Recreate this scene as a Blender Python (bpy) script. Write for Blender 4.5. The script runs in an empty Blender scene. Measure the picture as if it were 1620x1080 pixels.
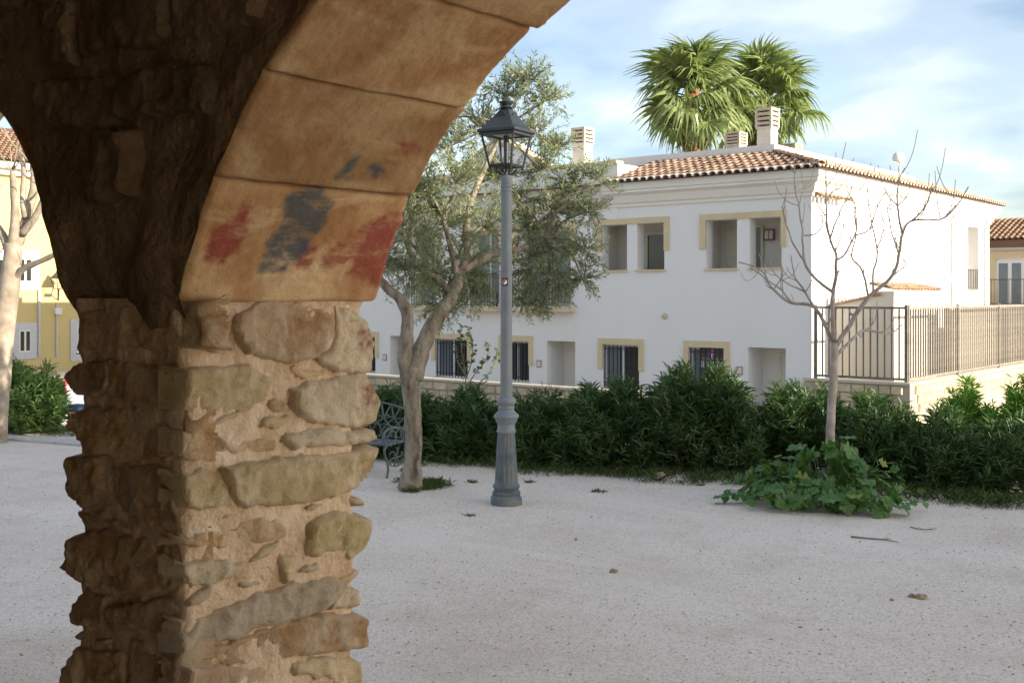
import bpy, math, random
import numpy as np
from mathutils import Vector, Matrix, noise as mn

# ------------------------------------------------------------------ camera, sky, sun, exposure
scene = bpy.context.scene
R = math.radians
EYE = 1.7; F = 1764.0; HOR = 468.0; YAW = 39.5
cam = bpy.data.cameras.new('camera'); camo = bpy.data.objects.new('camera', cam)
scene.collection.objects.link(camo); scene.camera = camo
camo.location = (0, 0, EYE); camo.rotation_euler = (R(90), 0, R(YAW))
cam.sensor_width = 36; cam.lens = 36 * F / 1620; cam.shift_y = -(540 - HOR) / 1620
cam.clip_start = 0.05; cam.clip_end = 3000
cam.dof.use_dof = True; cam.dof.focus_distance = 9.8; cam.dof.aperture_fstop = 14.0
SUN_AZ, SUN_EL = 8.0, 20.0            # degrees from +X towards +Y; height
sd = Vector((math.cos(R(SUN_AZ)) * math.cos(R(SUN_EL)), math.sin(R(SUN_AZ)) * math.cos(R(SUN_EL)), math.sin(R(SUN_EL))))
sl = bpy.data.lights.new('sun', 'SUN'); sl.energy = 2.6; sl.angle = R(0.5); sl.color = (1.0, 0.88, 0.70)
so = bpy.data.objects.new('sun', sl); scene.collection.objects.link(so)
so.rotation_euler = sd.to_track_quat('Z', 'Y').to_euler(); so.location = (20, 0, 30)
scene.view_settings.view_transform = 'Standard'; scene.view_settings.look = 'None'
scene.view_settings.gamma = 1; scene.view_settings.use_curve_mapping = False
scene.view_settings.exposure = 1.98
world = bpy.data.worlds.new('World'); scene.world = world; world.use_nodes = True
wt = world.node_tree; wt.nodes.clear()
def wn(t, **k):
    n = wt.nodes.new(t)
    for a, b in k.items(): setattr(n, a, b)
    return n
sky = wn('ShaderNodeTexSky', sky_type='NISHITA', sun_disc=False, sun_elevation=R(SUN_EL), sun_rotation=R(90 - SUN_AZ),
         altitude=50, air_density=1.0, dust_density=1.2, ozone_density=1.4)
tc = wn('ShaderNodeTexCoord'); sep = wn('ShaderNodeSeparateXYZ'); wt.links.new(tc.outputs['Generated'], sep.inputs[0])
mz = wn('ShaderNodeMath', operation='ADD'); wt.links.new(sep.outputs[2], mz.inputs[0]); mz.inputs[1].default_value = 0.22
mz2 = wn('ShaderNodeMath', operation='MAXIMUM'); wt.links.new(mz.outputs[0], mz2.inputs[0]); mz2.inputs[1].default_value = 0.1
dx = wn('ShaderNodeMath', operation='DIVIDE'); dy = wn('ShaderNodeMath', operation='DIVIDE')
for n, o in ((dx, 0), (dy, 1)):
    wt.links.new(sep.outputs[o], n.inputs[0]); wt.links.new(mz2.outputs[0], n.inputs[1])
cmb = wn('ShaderNodeCombineXYZ'); wt.links.new(dx.outputs[0], cmb.inputs[0]); wt.links.new(dy.outputs[0], cmb.inputs[1])
def wnoise(scale, detail, dist, off):
    mp = wn('ShaderNodeMapping'); mp.inputs['Location'].default_value = off
    wt.links.new(cmb.outputs[0], mp.inputs[0])
    n = wn('ShaderNodeTexNoise'); n.inputs['Scale'].default_value = scale; n.inputs['Detail'].default_value = detail
    n.inputs['Roughness'].default_value = 0.45; n.inputs['Distortion'].default_value = dist
    wt.links.new(mp.outputs[0], n.inputs['Vector']); return n
def wramp(src, stops):
    r = wn('ShaderNodeValToRGB'); wt.links.new(src, r.inputs[0])
    el = r.color_ramp.elements
    while len(el) < len(stops): el.new(0.5)
    for e, (p, c) in zip(el, stops): e.position = p; e.color = (*c, 1)
    r.color_ramp.interpolation = 'EASE'; return r
n1 = wnoise(1.9, 7, 0.4, (3.3, 1.2, 0)); n2 = wnoise(2.5, 5, 0.25, (7.4, 5.2, 2))
cover = wramp(n1.outputs['Fac'], [(0.27, (0.25, 0.25, 0.25)), (0.42, (1, 1, 1))])
ccol = wramp(n2.outputs['Fac'], [(0.33, (0.48, 0.60, 0.76)), (0.48, (1.1, 1.15, 1.2)), (0.64, (1.95, 1.88, 1.78))])
mix = wn('ShaderNodeMixRGB'); wt.links.new(cover.outputs[0], mix.inputs[0])
cadd = wn('ShaderNodeMixRGB', blend_type='ADD'); cadd.inputs[0].default_value = 0.55
wt.links.new(ccol.outputs[0], cadd.inputs[1]); wt.links.new(sky.outputs[0], cadd.inputs[2])
wt.links.new(sky.outputs[0], mix.inputs[1]); wt.links.new(cadd.outputs[0], mix.inputs[2])
bg = wn('ShaderNodeBackground'); bg.inputs[1].default_value = 0.076; wt.links.new(mix.outputs[0], bg.inputs[0])
wo = wn('ShaderNodeOutputWorld'); wt.links.new(bg.outputs[0], wo.inputs[0])

# ------------------------------------------------------------------ geometry of the photograph: pixel -> direction
S_, C_ = math.sin(R(YAW)), math.cos(R(YAW))
def ray(px):
    u = (px - 810) / F
    return (-S_ + u * C_, C_ + u * S_)
def P(px, py, depth):
    a, b = ray(px); return Vector((a * depth, b * depth, EYE + (HOR - py) / F * depth))
def onY(px, Y):
    a, b = ray(px); t = Y / b; return a * t, t
def onX(px, X):
    a, b = ray(px); t = X / a; return b * t, t
def onG(px, py, z=0.0):
    t = F * (EYE - z) / (py - HOR); a, b = ray(px); return Vector((a * t, b * t, z))
def zat(py, t): return EYE + (HOR - py) / F * t
def proj(p):
    d = -p[0] * S_ + p[1] * C_; l = p[0] * C_ + p[1] * S_
    return 810 + F * l / d, HOR - F * (p[2] - EYE) / d
rnd = random.Random(7); rng = np.random.default_rng(11)

# ------------------------------------------------------------------ mesh helpers
COL = scene.collection
class MB:
    def __init__(s): s.v = []; s.f = []
    def add(s, V, Fc):
        o = len(s.v); s.v.extend([tuple(p) for p in V]); s.f.extend([tuple(i + o for i in f) for f in Fc]); return s
    def box(s, a, b):
        x0, y0, z0 = a; x1, y1, z1 = b
        V = [(x0,y0,z0),(x1,y0,z0),(x1,y1,z0),(x0,y1,z0),(x0,y0,z1),(x1,y0,z1),(x1,y1,z1),(x0,y1,z1)]
        return s.add(V, [(0,3,2,1),(4,5,6,7),(0,1,5,4),(1,2,6,5),(2,3,7,6),(3,0,4,7)])
    def tube(s, pts, rad, n=8, cap=True):
        pts = [Vector(p) for p in pts]
        if not hasattr(rad, '__len__'): rad = [rad] * len(pts)
        V = []; Fc = []; prev = None
        for i, p in enumerate(pts):
            t = (pts[min(i + 1, len(pts) - 1)] - pts[max(i - 1, 0)])
            if t.length < 1e-9: t = Vector((0, 0, 1))
            t.normalize()
            if prev is None:
                a = t.orthogonal().normalized()
            else:
                a = prev - t * prev.dot(t)
                a = a.normalized() if a.length > 1e-6 else t.orthogonal().normalized()
            prev = a; b = t.cross(a)
            for k in range(n):
                w = 2 * math.pi * k / n
                V.append(p + (a * math.cos(w) + b * math.sin(w)) * rad[i])
        for i in range(len(pts) - 1):
            for k in range(n):
                k2 = (k + 1) % n
                Fc.append((i * n + k, i * n + k2, (i + 1) * n + k2, (i + 1) * n + k))
        if cap:
            Fc.append(tuple(reversed(range(n)))); Fc.append(tuple((len(pts) - 1) * n + k for k in range(n)))
        return s.add(V, Fc)
    def lathe(s, prof, c, n=24, flute=None):
        V = []; Fc = []
        for i, (r, z) in enumerate(prof):
            for k in range(n):
                w = 2 * math.pi * k / n
                rr = r * (flute(w, z) if flute else 1)
                V.append((c[0] + rr * math.cos(w), c[1] + rr * math.sin(w), c[2] + z))
        for i in range(len(prof) - 1):
            for k in range(n):
                k2 = (k + 1) % n
                Fc.append((i * n + k, i * n + k2, (i + 1) * n + k2, (i + 1) * n + k))
        Fc.append(tuple(reversed(range(n)))); Fc.append(tuple((len(prof) - 1) * n + k for k in range(n)))
        return s.add(V, Fc)
    def loft(s, rings, cap=True):
        n = len(rings[0]); V = [p for r in rings for p in r]; Fc = []
        for i in range(len(rings) - 1):
            for k in range(n):
                k2 = (k + 1) % n
                Fc.append((i * n + k, i * n + k2, (i + 1) * n + k2, (i + 1) * n + k))
        if cap:
            Fc.append(tuple(reversed(range(n)))); Fc.append(tuple((len(rings) - 1) * n + k for k in range(n)))
        return s.add(V, Fc)
    def build(s, name, m, parent=None, smooth=False, **k):
        me = bpy.data.meshes.new(name); me.from_pydata([tuple(p) for p in s.v], [], s.f); me.update()
        return link(name, me, m, parent, smooth, **k)
def link(name, me, m, parent=None, smooth=False, label=None, cat=None, group=None, kind=None):
    o = bpy.data.objects.new(name, me); COL.objects.link(o)
    if m is not None and me is not None and not me.materials: me.materials.append(m)
    if smooth and me is not None: me.polygons.foreach_set('use_smooth', [True] * len(me.polygons))
    if parent is not None: o.parent = parent
    tag(o, label, cat, group, kind); return o
def tag(o, label=None, cat=None, group=None, kind=None):
    if label: o['label'] = label
    if cat: o['category'] = cat
    if group: o['group'] = group
    if kind: o['kind'] = kind
    return o
def thing(name, label, cat, loc=(0, 0, 0), group=None):
    o = bpy.data.objects.new(name, None); COL.objects.link(o); o.location = loc; o.empty_display_size = 0.1
    bpy.context.view_layer.update()
    return tag(o, label, cat, group)
def np_mesh(name, V, Fq):
    me = bpy.data.meshes.new(name); V = np.asarray(V, np.float32); Fq = np.asarray(Fq, np.int32)
    me.vertices.add(len(V)); me.vertices.foreach_set('co', V.ravel())
    k = Fq.shape[1]; me.loops.add(Fq.size); me.loops.foreach_set('vertex_index', Fq.ravel())
    me.polygons.add(len(Fq)); me.polygons.foreach_set('loop_start', np.arange(0, Fq.size, k, dtype=np.int32))
    me.update(calc_edges=True); me.validate(); return me
def inst(src, parent, M):
    o = src.copy(); COL.objects.link(o); o.parent = parent; o.matrix_local = M; return o
def rel(o, parent):                       # parent an object built in world coordinates to a thing standing elsewhere
    o.parent = parent; o.matrix_parent_inverse = Matrix.Translation(parent.location).inverted(); return o
def leaf_arrays(Pn, D, Nn, L, W, fold=0.25, droop=0.0):
    n = len(Pn); D = D / np.linalg.norm(D, axis=1, keepdims=True)
    Sd = np.cross(D, Nn); Sd /= np.maximum(np.linalg.norm(Sd, axis=1, keepdims=True), 1e-6); Nn = np.cross(Sd, D)
    L = np.broadcast_to(L, (n,))[:, None]; W = np.broadcast_to(W, (n,))[:, None]
    base = Pn; tip = Pn + D * L - np.array([0, 0, 1.]) * L * droop
    a = Pn + D * L * 0.45 + Sd * W * 0.5 + Nn * W * fold; b = Pn + D * L * 0.45 - Sd * W * 0.5 + Nn * W * fold
    V = np.stack([base, a, tip, b], 1).reshape(-1, 3)
    i = np.arange(n)[:, None] * 4
    return V, np.concatenate([i + np.array([[0, 1, 2]]), i + np.array([[0, 2, 3]])], 0)
def leaves_obj(name, parts, m, parent, **k):
    Vs = []; Fs = []; o = 0
    for V, Fc in parts: Vs.append(V); Fs.append(Fc + o); o += len(V)
    me = np_mesh(name, np.concatenate(Vs), np.concatenate(Fs))
    ob = link(name, me, m, None, False, **k)
    if parent is not None: rel(ob, parent)
    return ob
def unit(v): return v / np.maximum(np.linalg.norm(v, axis=-1, keepdims=True), 1e-9)
def fbm(p, s, o=4): return mn.fractal(Vector(p) * s, 1.0, 2.0, o)

# ------------------------------------------------------------------ materials
def newmat(name):
    m = bpy.data.materials.new(name); m.use_nodes = True; t = m.node_tree; t.nodes.clear()
    out = t.nodes.new('ShaderNodeOutputMaterial'); b = t.nodes.new('ShaderNodeBsdfPrincipled')
    t.links.new(b.outputs[0], out.inputs[0]); return m, t, b, out
def nz(t, scale, detail=4, rough=0.55, coord='Object', stretch=None, dist=0.0):
    c = t.nodes.new('ShaderNodeTexCoord'); src = c.outputs[coord]
    if stretch:
        mp = t.nodes.new('ShaderNodeMapping'); mp.inputs['Scale'].default_value = stretch; t.links.new(src, mp.inputs[0]); src = mp.outputs[0]
    n = t.nodes.new('ShaderNodeTexNoise'); n.inputs['Scale'].default_value = scale; n.inputs['Detail'].default_value = detail
    n.inputs['Roughness'].default_value = rough; n.inputs['Distortion'].default_value = dist
    t.links.new(src, n.inputs['Vector']); return n.outputs['Fac']
def ramp(t, src, stops):
    r = t.nodes.new('ShaderNodeValToRGB'); t.links.new(src, r.inputs[0]); el = r.color_ramp.elements
    while len(el) < len(stops): el.new(0.5)
    for e, (p, c) in zip(el, stops): e.position = p; e.color = (*c, 1) if len(c) == 3 else c
    return r.outputs[0]
def mixc(t, fac, a, b, mode='MIX'):
    n = t.nodes.new('ShaderNodeMixRGB'); n.blend_type = mode
    for i, v in ((0, fac), (1, a), (2, b)):
        if isinstance(v, (int, float)): n.inputs[i].default_value = v
        elif isinstance(v, tuple): n.inputs[i].default_value = (*v, 1)
        else: t.links.new(v, n.inputs[i])
    return n.outputs[0]
def bump(t, b, src, strength=0.5, dist=0.01):
    n = t.nodes.new('ShaderNodeBump'); n.inputs['Strength'].default_value = strength; n.inputs['Distance'].default_value = dist
    t.links.new(src, n.inputs['Height']); t.links.new(n.outputs[0], b.inputs['Normal'])
def objrand(t): return t.nodes.new('ShaderNodeObjectInfo').outputs['Random']
def simple(name, col, rough=0.6, var=0.12, scale=6, bmp=0.0, bscale=40, metal=0.0, stops=None, rnd_amt=0.0, bdist=0.01, spec=0.5, stretch=None):
    m, t, b, out = newmat(name)
    if stops is None:
        lo = tuple(c * (1 - var) for c in col); hi = tuple(min(1, c * (1 + var)) for c in col); stops = [(0.3, lo), (0.7, hi)]
    c = ramp(t, nz(t, scale, 5, stretch=stretch), stops)
    if rnd_amt:
        g = ramp(t, objrand(t), [(0, (1 - rnd_amt,) * 3), (1, (1 + rnd_amt,) * 3)]); c = mixc(t, 1.0, c, g, 'MULTIPLY')
    t.links.new(c, b.inputs['Base Color']); b.inputs['Roughness'].default_value = rough; b.inputs['Metallic'].default_value = metal
    b.inputs['Specular IOR Level'].default_value = spec
    if bmp: bump(t, b, nz(t, bscale, 5), bmp, bdist)
    return m
def foliage(name, dark, light, scale=3.0, trans=0.3, rough=0.5, third=None):
    m, t, b, out = newmat(name)
    st = [(0.3, dark), (0.7, light)] if third is None else [(0.25, dark), (0.6, light), (0.8, third)]
    ge = t.nodes.new('ShaderNodeNewGeometry')
    c = ramp(t, nz(t, scale, 3), st)
    c2 = mixc(t, 1.0, c, ramp(t, ge.outputs['Random Per Island'], [(0, (0.72,) * 3), (1, (1.25,) * 3)]), 'MULTIPLY')
    t.links.new(c2, b.inputs['Base Color']); b.inputs['Roughness'].default_value = rough
    b.inputs['Specular IOR Level'].default_value = 0.35
    tr = t.nodes.new('ShaderNodeBsdfTranslucent'); t.links.new(mixc(t, 1.0, c2, (1.15, 1.2, 0.6), 'MULTIPLY'), tr.inputs[0])
    mx = t.nodes.new('ShaderNodeMixShader'); mx.inputs[0].default_value = trans
    t.links.new(b.outputs[0], mx.inputs[1]); t.links.new(tr.outputs[0], mx.inputs[2]); t.links.new(mx.outputs[0], out.inputs[0])
    return m
def stone_mat(name, cols, moss=None, pit=0.6):
    m, t, b, out = newmat(name)
    c = ramp(t, nz(t, 7, 7, 0.6, dist=0.4), [(0.28 + 0.44 * i / (len(cols) - 1), k) for i, k in enumerate(cols)])
    c = mixc(t, ramp(t, nz(t, 46, 6, 0.75), [(0.52, (0, 0, 0)), (0.74, (0.5,) * 3)]), c, tuple(x * 0.6 for x in cols[0]))
    c = mixc(t, ramp(t, nz(t, 19, 5, 0.6, stretch=(1, 1, 2.2), dist=1.0), [(0.60, (0, 0, 0)), (0.67, (0.55,) * 3)]), c, tuple(x * 0.5 for x in cols[0]))
    c = mixc(t, ramp(t, nz(t, 12, 6, 0.65), [(0.40, (0, 0, 0)), (0.60, (0.75,) * 3)]), c, (0.74, 0.63, 0.46))
    if moss: c = mixc(t, ramp(t, nz(t, 9, 6, 0.6), [(0.45, (0, 0, 0)), (0.62, (0.8,) * 3)]), c, moss)
    c = mixc(t, 1.0, c, ramp(t, objrand(t), [(0, (0.8, 0.8, 0.82)), (1, (1.15, 1.12, 1.05))]), 'MULTIPLY')
    ra_ = t.nodes.new('ShaderNodeAttribute'); ra_.attribute_name = 'rim'      # mortar smeared over the stone's rim
    rs_ = mixc(t, 0.5, ra_.outputs['Color'], nz(t, 16, 6, 0.65)); c = mixc(t, ramp(t, rs_, [(0.50, (0, 0, 0)), (0.76, (0.95, 0.95, 0.95))]), c, ramp(t, nz(t, 9, 5), [(0.3, (0.52, 0.37, 0.22)), (0.7, (0.72, 0.57, 0.41))]))
    pa = t.nodes.new('ShaderNodeAttribute'); pa.attribute_name = 'paint'
    fac = mixc(t, 1.0, pa.outputs['Color'], ramp(t, nz(t, 30, 5, 0.7), [(0.35, (0.15,) * 3), (0.6, (0.9,) * 3)]), 'MULTIPLY')
    sp = t.nodes.new('ShaderNodeSeparateColor'); t.links.new(fac, sp.inputs[0])
    c = mixc(t, sp.outputs[0], c, (0.26, 0.055, 0.04)); c = mixc(t, sp.outputs[2], c, (0.075, 0.095, 0.11))
    t.links.new(c, b.inputs['Base Color']); b.inputs['Roughness'].default_value = 0.92; b.inputs['Specular IOR Level'].default_value = 0.2
    h = mixc(t, 0.35, nz(t, 24, 9, 0.72, dist=0.5), nz(t, 120, 5, 0.75)); bump(t, b, h, 0.9, 0.021)
    return m
M = {}
M['stone_brown'] = stone_mat('stone_brown', [(0.42, 0.24, 0.11), (0.58, 0.37, 0.19), (0.66, 0.49, 0.30)])
M['stone_green'] = stone_mat('stone_green', [(0.42, 0.31, 0.15), (0.58, 0.46, 0.25), (0.68, 0.58, 0.38)], moss=(0.48, 0.39, 0.20))
M['stone_grey'] = stone_mat('stone_grey', [(0.45, 0.35, 0.22), (0.60, 0.51, 0.36), (0.70, 0.63, 0.49)])
M['mortar'] = simple('mortar', (0.5, 0.36, 0.24), 0.95, scale=9, bmp=0.9, bscale=48, bdist=0.016, spec=0.15,
                     stops=[(0.25, (0.50, 0.345, 0.205)), (0.5, (0.68, 0.52, 0.36)), (0.75, (0.76, 0.63, 0.47))])
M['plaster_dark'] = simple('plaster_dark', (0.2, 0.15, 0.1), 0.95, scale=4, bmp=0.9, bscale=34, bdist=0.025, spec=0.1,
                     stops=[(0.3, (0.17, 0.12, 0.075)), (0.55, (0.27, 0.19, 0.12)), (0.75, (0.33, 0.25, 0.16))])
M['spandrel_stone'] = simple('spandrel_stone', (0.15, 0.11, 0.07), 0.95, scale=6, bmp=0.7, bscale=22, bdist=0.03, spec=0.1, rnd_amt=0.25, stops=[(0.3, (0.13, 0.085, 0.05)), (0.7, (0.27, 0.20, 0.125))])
# sandstone blocks of the arch, with old red and blue paint
m, t, b, out = newmat('sandstone')
c = ramp(t, nz(t, 3.2, 6, 0.55, dist=0.8), [(0.28, (0.31, 0.175, 0.08)), (0.44, (0.43, 0.275, 0.14)), (0.58, (0.54, 0.39, 0.22)), (0.74, (0.60, 0.49, 0.32))])
c = mixc(t, ramp(t, nz(t, 5, 5, 0.6, stretch=(1.6, 1.1, 2.6)), [(0.48, (0, 0, 0)), (0.7, (0.55,) * 3)]), c, (0.30, 0.135, 0.055))
c = mixc(t, ramp(t, nz(t, 2.1, 5, 0.6, dist=1.2), [(0.47, (0, 0, 0)), (0.60, (0.65,) * 3)]), c, (0.30, 0.15, 0.06))
c = mixc(t, ramp(t, nz(t, 3.5, 6, 0.65, stretch=(2.2, 0.6, 2.2), dist=0.6), [(0.54, (0, 0, 0)), (0.68, (0.7,) * 3)]), c, (0.58, 0.46, 0.27))
c = mixc(t, ramp(t, nz(t, 70, 4, 0.7), [(0.55, (0, 0, 0)), (0.8, (0.5,) * 3)]), c, (0.16, 0.09, 0.05))
c = mixc(t, 1.0, c, ramp(t, objrand(t), [(0, (0.85, 0.83, 0.8)), (1, (1.15, 1.12, 1.1))]), 'MULTIPLY')
pa = t.nodes.new('ShaderNodeAttribute'); pa.attribute_name = 'paint'
fac = mixc(t, 1.0, pa.outputs['Color'], ramp(t, nz(t, 11, 6, 0.7, stretch=(1, 0.7, 2.6)), [(0.30, (0.1,) * 3), (0.52, (0.9,) * 3)]), 'MULTIPLY')
sp = t.nodes.new('ShaderNodeSeparateColor'); t.links.new(fac, sp.inputs[0])
c = mixc(t, sp.outputs[0], c, (0.27, 0.06, 0.045)); c = mixc(t, sp.outputs[2], c, (0.075, 0.092, 0.105))
t.links.new(c, b.inputs['Base Color']); b.inputs['Roughness'].default_value = 0.9; b.inputs['Specular IOR Level'].default_value = 0.2
bump(t, b, mixc(t, 0.4, nz(t, 16, 7, 0.6), nz(t, 60, 5, 0.7)), 0.7, 0.014)
M['sandstone'] = m
# gravel
m, t, b, out = newmat('gravel')
vo = t.nodes.new('ShaderNodeTexVoronoi'); vo.inputs['Scale'].default_value = 105; tcx = t.nodes.new('ShaderNodeTexCoord'); t.links.new(tcx.outputs['Object'], vo.inputs['Vector'])
c = ramp(t, nz(t, 0.5, 5, 0.6), [(0.3, (0.64, 0.56, 0.485)), (0.7, (0.74, 0.68, 0.61))])
g = ramp(t, vo.outputs['Color'], [(0.0, (0.62, 0.60, 0.58)), (0.5, (1.0, 1.0, 1.0)), (1.0, (1.18, 1.17, 1.15))])
c = mixc(t, 0.8, c, g, 'MULTIPLY')
c = mixc(t, ramp(t, nz(t, 38, 3, 0.8), [(0.63, (0, 0, 0)), (0.74, (0.6,) * 3)]), c, (0.30, 0.26, 0.225))
c = mixc(t, ramp(t, nz(t, 1.6, 6, 0.7), [(0.50, (0, 0, 0)), (0.72, (0.5,) * 3)]), c, (0.50, 0.42, 0.335))
c = mixc(t, ramp(t, nz(t, 1.1, 5, 0.6, stretch=(0.25, 1.6, 1), dist=0.5), [(0.52, (0, 0, 0)), (0.68, (0.45,) * 3)]), c, (0.74, 0.69, 0.62))
t.links.new(c, b.inputs['Base Color']); b.inputs['Roughness'].default_value = 0.95; b.inputs['Specular IOR Level'].default_value = 0.15
bump(t, b, mixc(t, 0.6, vo.outputs['Distance'], nz(t, 30, 4, 0.7)), 0.45, 0.006)
M['gravel'] = m
M['asphalt'] = simple('asphalt', (0.13, 0.125, 0.12), 0.9, bmp=0.3, bscale=80)
M['paving'] = simple('paving', (0.50, 0.48, 0.46), 0.85, bmp=0.3, bscale=60, rnd_amt=0.08)
def white_wall(name, base, stain):
    m, t, b, out = newmat(name)
    c = mixc(t, ramp(t, nz(t, 0.9, 6, 0.65, stretch=(1, 1, 0.35)), [(0.5, (0, 0, 0)), (0.8, (0.35,) * 3)]), base, stain)
    c = mixc(t, ramp(t, nz(t, 4, 5, 0.6), [(0.62, (0, 0, 0)), (0.75, (0.22,) * 3)]), c, stain)
    t.links.new(c, b.inputs['Base Color']); b.inputs['Roughness'].default_value = 0.9; b.inputs['Specular IOR Level'].default_value = 0.2
    bump(t, b, nz(t, 25, 4), 0.15, 0.01); return m
M['white'] = white_wall('white_render', (0.78, 0.77, 0.755), (0.64, 0.625, 0.60))
M['cornice'] = white_wall('cornice_paint', (0.79, 0.77, 0.71), (0.62, 0.58, 0.50))
M['parapet'] = white_wall('parapet_paint', (0.72, 0.70, 0.66), (0.42, 0.40, 0.36))
M['loggia'] = white_wall('loggia_paint', (0.80, 0.755, 0.68), (0.70, 0.65, 0.57))
M['yard_cream'] = white_wall('yard_cream', (0.66, 0.61, 0.52), (0.52, 0.47, 0.38))
M['yellow'] = white_wall('yellow_render', (0.62, 0.50, 0.235), (0.53, 0.42, 0.19))
M['sand_trim'] = simple('sand_trim', (0.63, 0.52, 0.33), 0.85, var=0.08, scale=3)
M['grey_trim'] = simple('grey_trim', (0.55, 0.56, 0.58), 0.85, var=0.06)
M['chimney'] = simple('chimney_paint', (0.66, 0.60, 0.50), 0.9, var=0.12, scale=5, bmp=0.2)
M['chimney_slab'] = simple('chimney_slab', (0.56, 0.47, 0.34), 0.9, var=0.25, scale=8, bmp=0.2)
M['tile'] = simple('roof_tile', (0.4, 0.2, 0.1), 0.88, scale=7, bmp=0.2, bscale=50, rnd_amt=0.35, spec=0.2,
                   stops=[(0.25, (0.14, 0.095, 0.075)), (0.5, (0.28, 0.18, 0.125)), (0.75, (0.42, 0.33, 0.25))])
M['tile_many'] = simple('roof_tile_many', (0.4, 0.2, 0.1), 0.88, scale=5, bmp=0.2, bscale=50, spec=0.2,
                   stops=[(0.3, (0.21, 0.125, 0.08)), (0.5, (0.36, 0.225, 0.14)), (0.7, (0.48, 0.36, 0.24))])
M['tile_gap'] = simple('tile_channel', (0.16, 0.09, 0.06), 0.9, scale=6)
M['tile_mortar'] = simple('tile_mortar', (0.78, 0.74, 0.66), 0.9, scale=6)
M['glass'] = simple('window_glass', (0.025, 0.03, 0.03), 0.06, var=0.3, scale=1, spec=0.6)
M['glass_pale'] = simple('window_glass_pale', (0.16, 0.20, 0.22), 0.1, var=0.2, scale=1)
M['white_frame'] = simple('white_frame', (0.75, 0.75, 0.73), 0.5, var=0.04)
M['cream_frame'] = simple('cream_frame', (0.68, 0.62, 0.48), 0.6, var=0.06)
M['door'] = simple('door_paint', (0.66, 0.63, 0.56), 0.6, var=0.05)
M['iron'] = simple('iron_bars', (0.018, 0.022, 0.035), 0.5, var=0.3)
M['rail'] = simple('rail_paint', (0.09, 0.07, 0.06), 0.6, var=0.3)
M['fence'] = simple('fence_paint', (0.10, 0.09, 0.08), 0.6, scale=8, stops=[(0.35, (0.10, 0.095, 0.09)), (0.6, (0.18, 0.155, 0.13)), (0.75, (0.30, 0.17, 0.08))])
M['block'] = simple('wall_block', (0.5, 0.42, 0.3), 0.92, scale=5, bmp=0.5, bscale=30, bdist=0.02, rnd_amt=0.18,
                    stops=[(0.3, (0.38, 0.30, 0.19)), (0.55, (0.50, 0.42, 0.29)), (0.75, (0.56, 0.50, 0.39))])
M['block_joint'] = simple('wall_joint', (0.42, 0.36, 0.27), 0.95)
M['coping'] = simple('wall_coping', (0.52, 0.47, 0.38), 0.9, bmp=0.3)
M['lamp_paint'] = simple('lamp_paint', (0.10, 0.13, 0.15), 0.5, scale=4, bmp=0.15, bscale=60, bdist=0.004,
                    stops=[(0.3, (0.155, 0.185, 0.205)), (0.6, (0.20, 0.23, 0.25)), (0.8, (0.27, 0.295, 0.305))])
M['lamp_base'] = simple('lamp_base_paint', (0.10, 0.13, 0.15), 0.6, scale=11, bmp=0.3, bscale=50, bdist=0.006,
                    stops=[(0.32, (0.06, 0.085, 0.10)), (0.52, (0.115, 0.145, 0.16)), (0.62, (0.15, 0.16, 0.16)), (0.72, (0.17, 0.10, 0.055))])
M['lantern'] = simple('lantern_paint', (0.017, 0.022, 0.026), 0.45, var=0.2)
M['diffuser'] = simple('lamp_diffuser', (0.62, 0.62, 0.58), 0.5, var=0.06)
M['black'] = simple('sticker_black', (0.02, 0.02, 0.02), 0.5); M['red'] = simple('sticker_red', (0.5, 0.03, 0.04), 0.5)
M['white_print'] = simple('white_print', (0.8, 0.8, 0.78), 0.6, var=0.02)
M['bench'] = simple('bench_paint', (0.10, 0.13, 0.145), 0.55, scale=8, var=0.3)
M['olive_bark'] = simple('olive_bark', (0.3, 0.26, 0.2), 0.95, scale=14, bmp=1.0, bscale=24, bdist=0.03, spec=0.15,
                    stops=[(0.3, (0.10, 0.08, 0.055)), (0.5, (0.27, 0.235, 0.185)), (0.72, (0.40, 0.365, 0.31))], stretch=(1, 1, 0.35))
M['grey_bark'] = simple('grey_bark', (0.36, 0.32, 0.29), 0.9, scale=12, bmp=0.5, bscale=40, spec=0.2,
                    stops=[(0.3, (0.27, 0.23, 0.20)), (0.55, (0.40, 0.355, 0.32)), (0.75, (0.52, 0.475, 0.43))])
M['twig_bark'] = simple('twig_bark', (0.2, 0.16, 0.14), 0.9, scale=9, var=0.3)
M['pale_bark'] = simple('pale_bark', (0.5, 0.44, 0.36), 0.9, scale=7, bmp=0.5, bscale=30,
                    stops=[(0.3, (0.22, 0.175, 0.13)), (0.55, (0.33, 0.28, 0.22)), (0.75, (0.44, 0.39, 0.32))])
M['palm_bark'] = simple('palm_bark', (0.28, 0.14, 0.07), 0.95, scale=9, bmp=1.0, bscale=18, bdist=0.05, var=0.35)
M['olive_leaf'] = foliage('olive_leaf', (0.16, 0.205, 0.105), (0.28, 0.335, 0.20), 2.2, 0.35, 0.45, (0.40, 0.44, 0.30))
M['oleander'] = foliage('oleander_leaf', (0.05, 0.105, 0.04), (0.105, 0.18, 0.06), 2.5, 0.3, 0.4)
M['oleander_sunlit'] = foliage('oleander_sunlit_leaf', (0.07, 0.14, 0.04), (0.15, 0.24, 0.07), 2.5, 0.35, 0.4)  # lighter copy of the oleander leaf: sunlight put into its colour
M['sunlit_leaf'] = foliage('sunlit_leaf', (0.13, 0.27, 0.05), (0.22, 0.40, 0.08), 3, 0.45, 0.4)  # leaf colour raised to stand in for sunlight on these bushes
M['sapling_leaf'] = foliage('sapling_leaf', (0.07, 0.12, 0.035), (0.13, 0.19, 0.06), 3, 0.3, 0.4)
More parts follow.
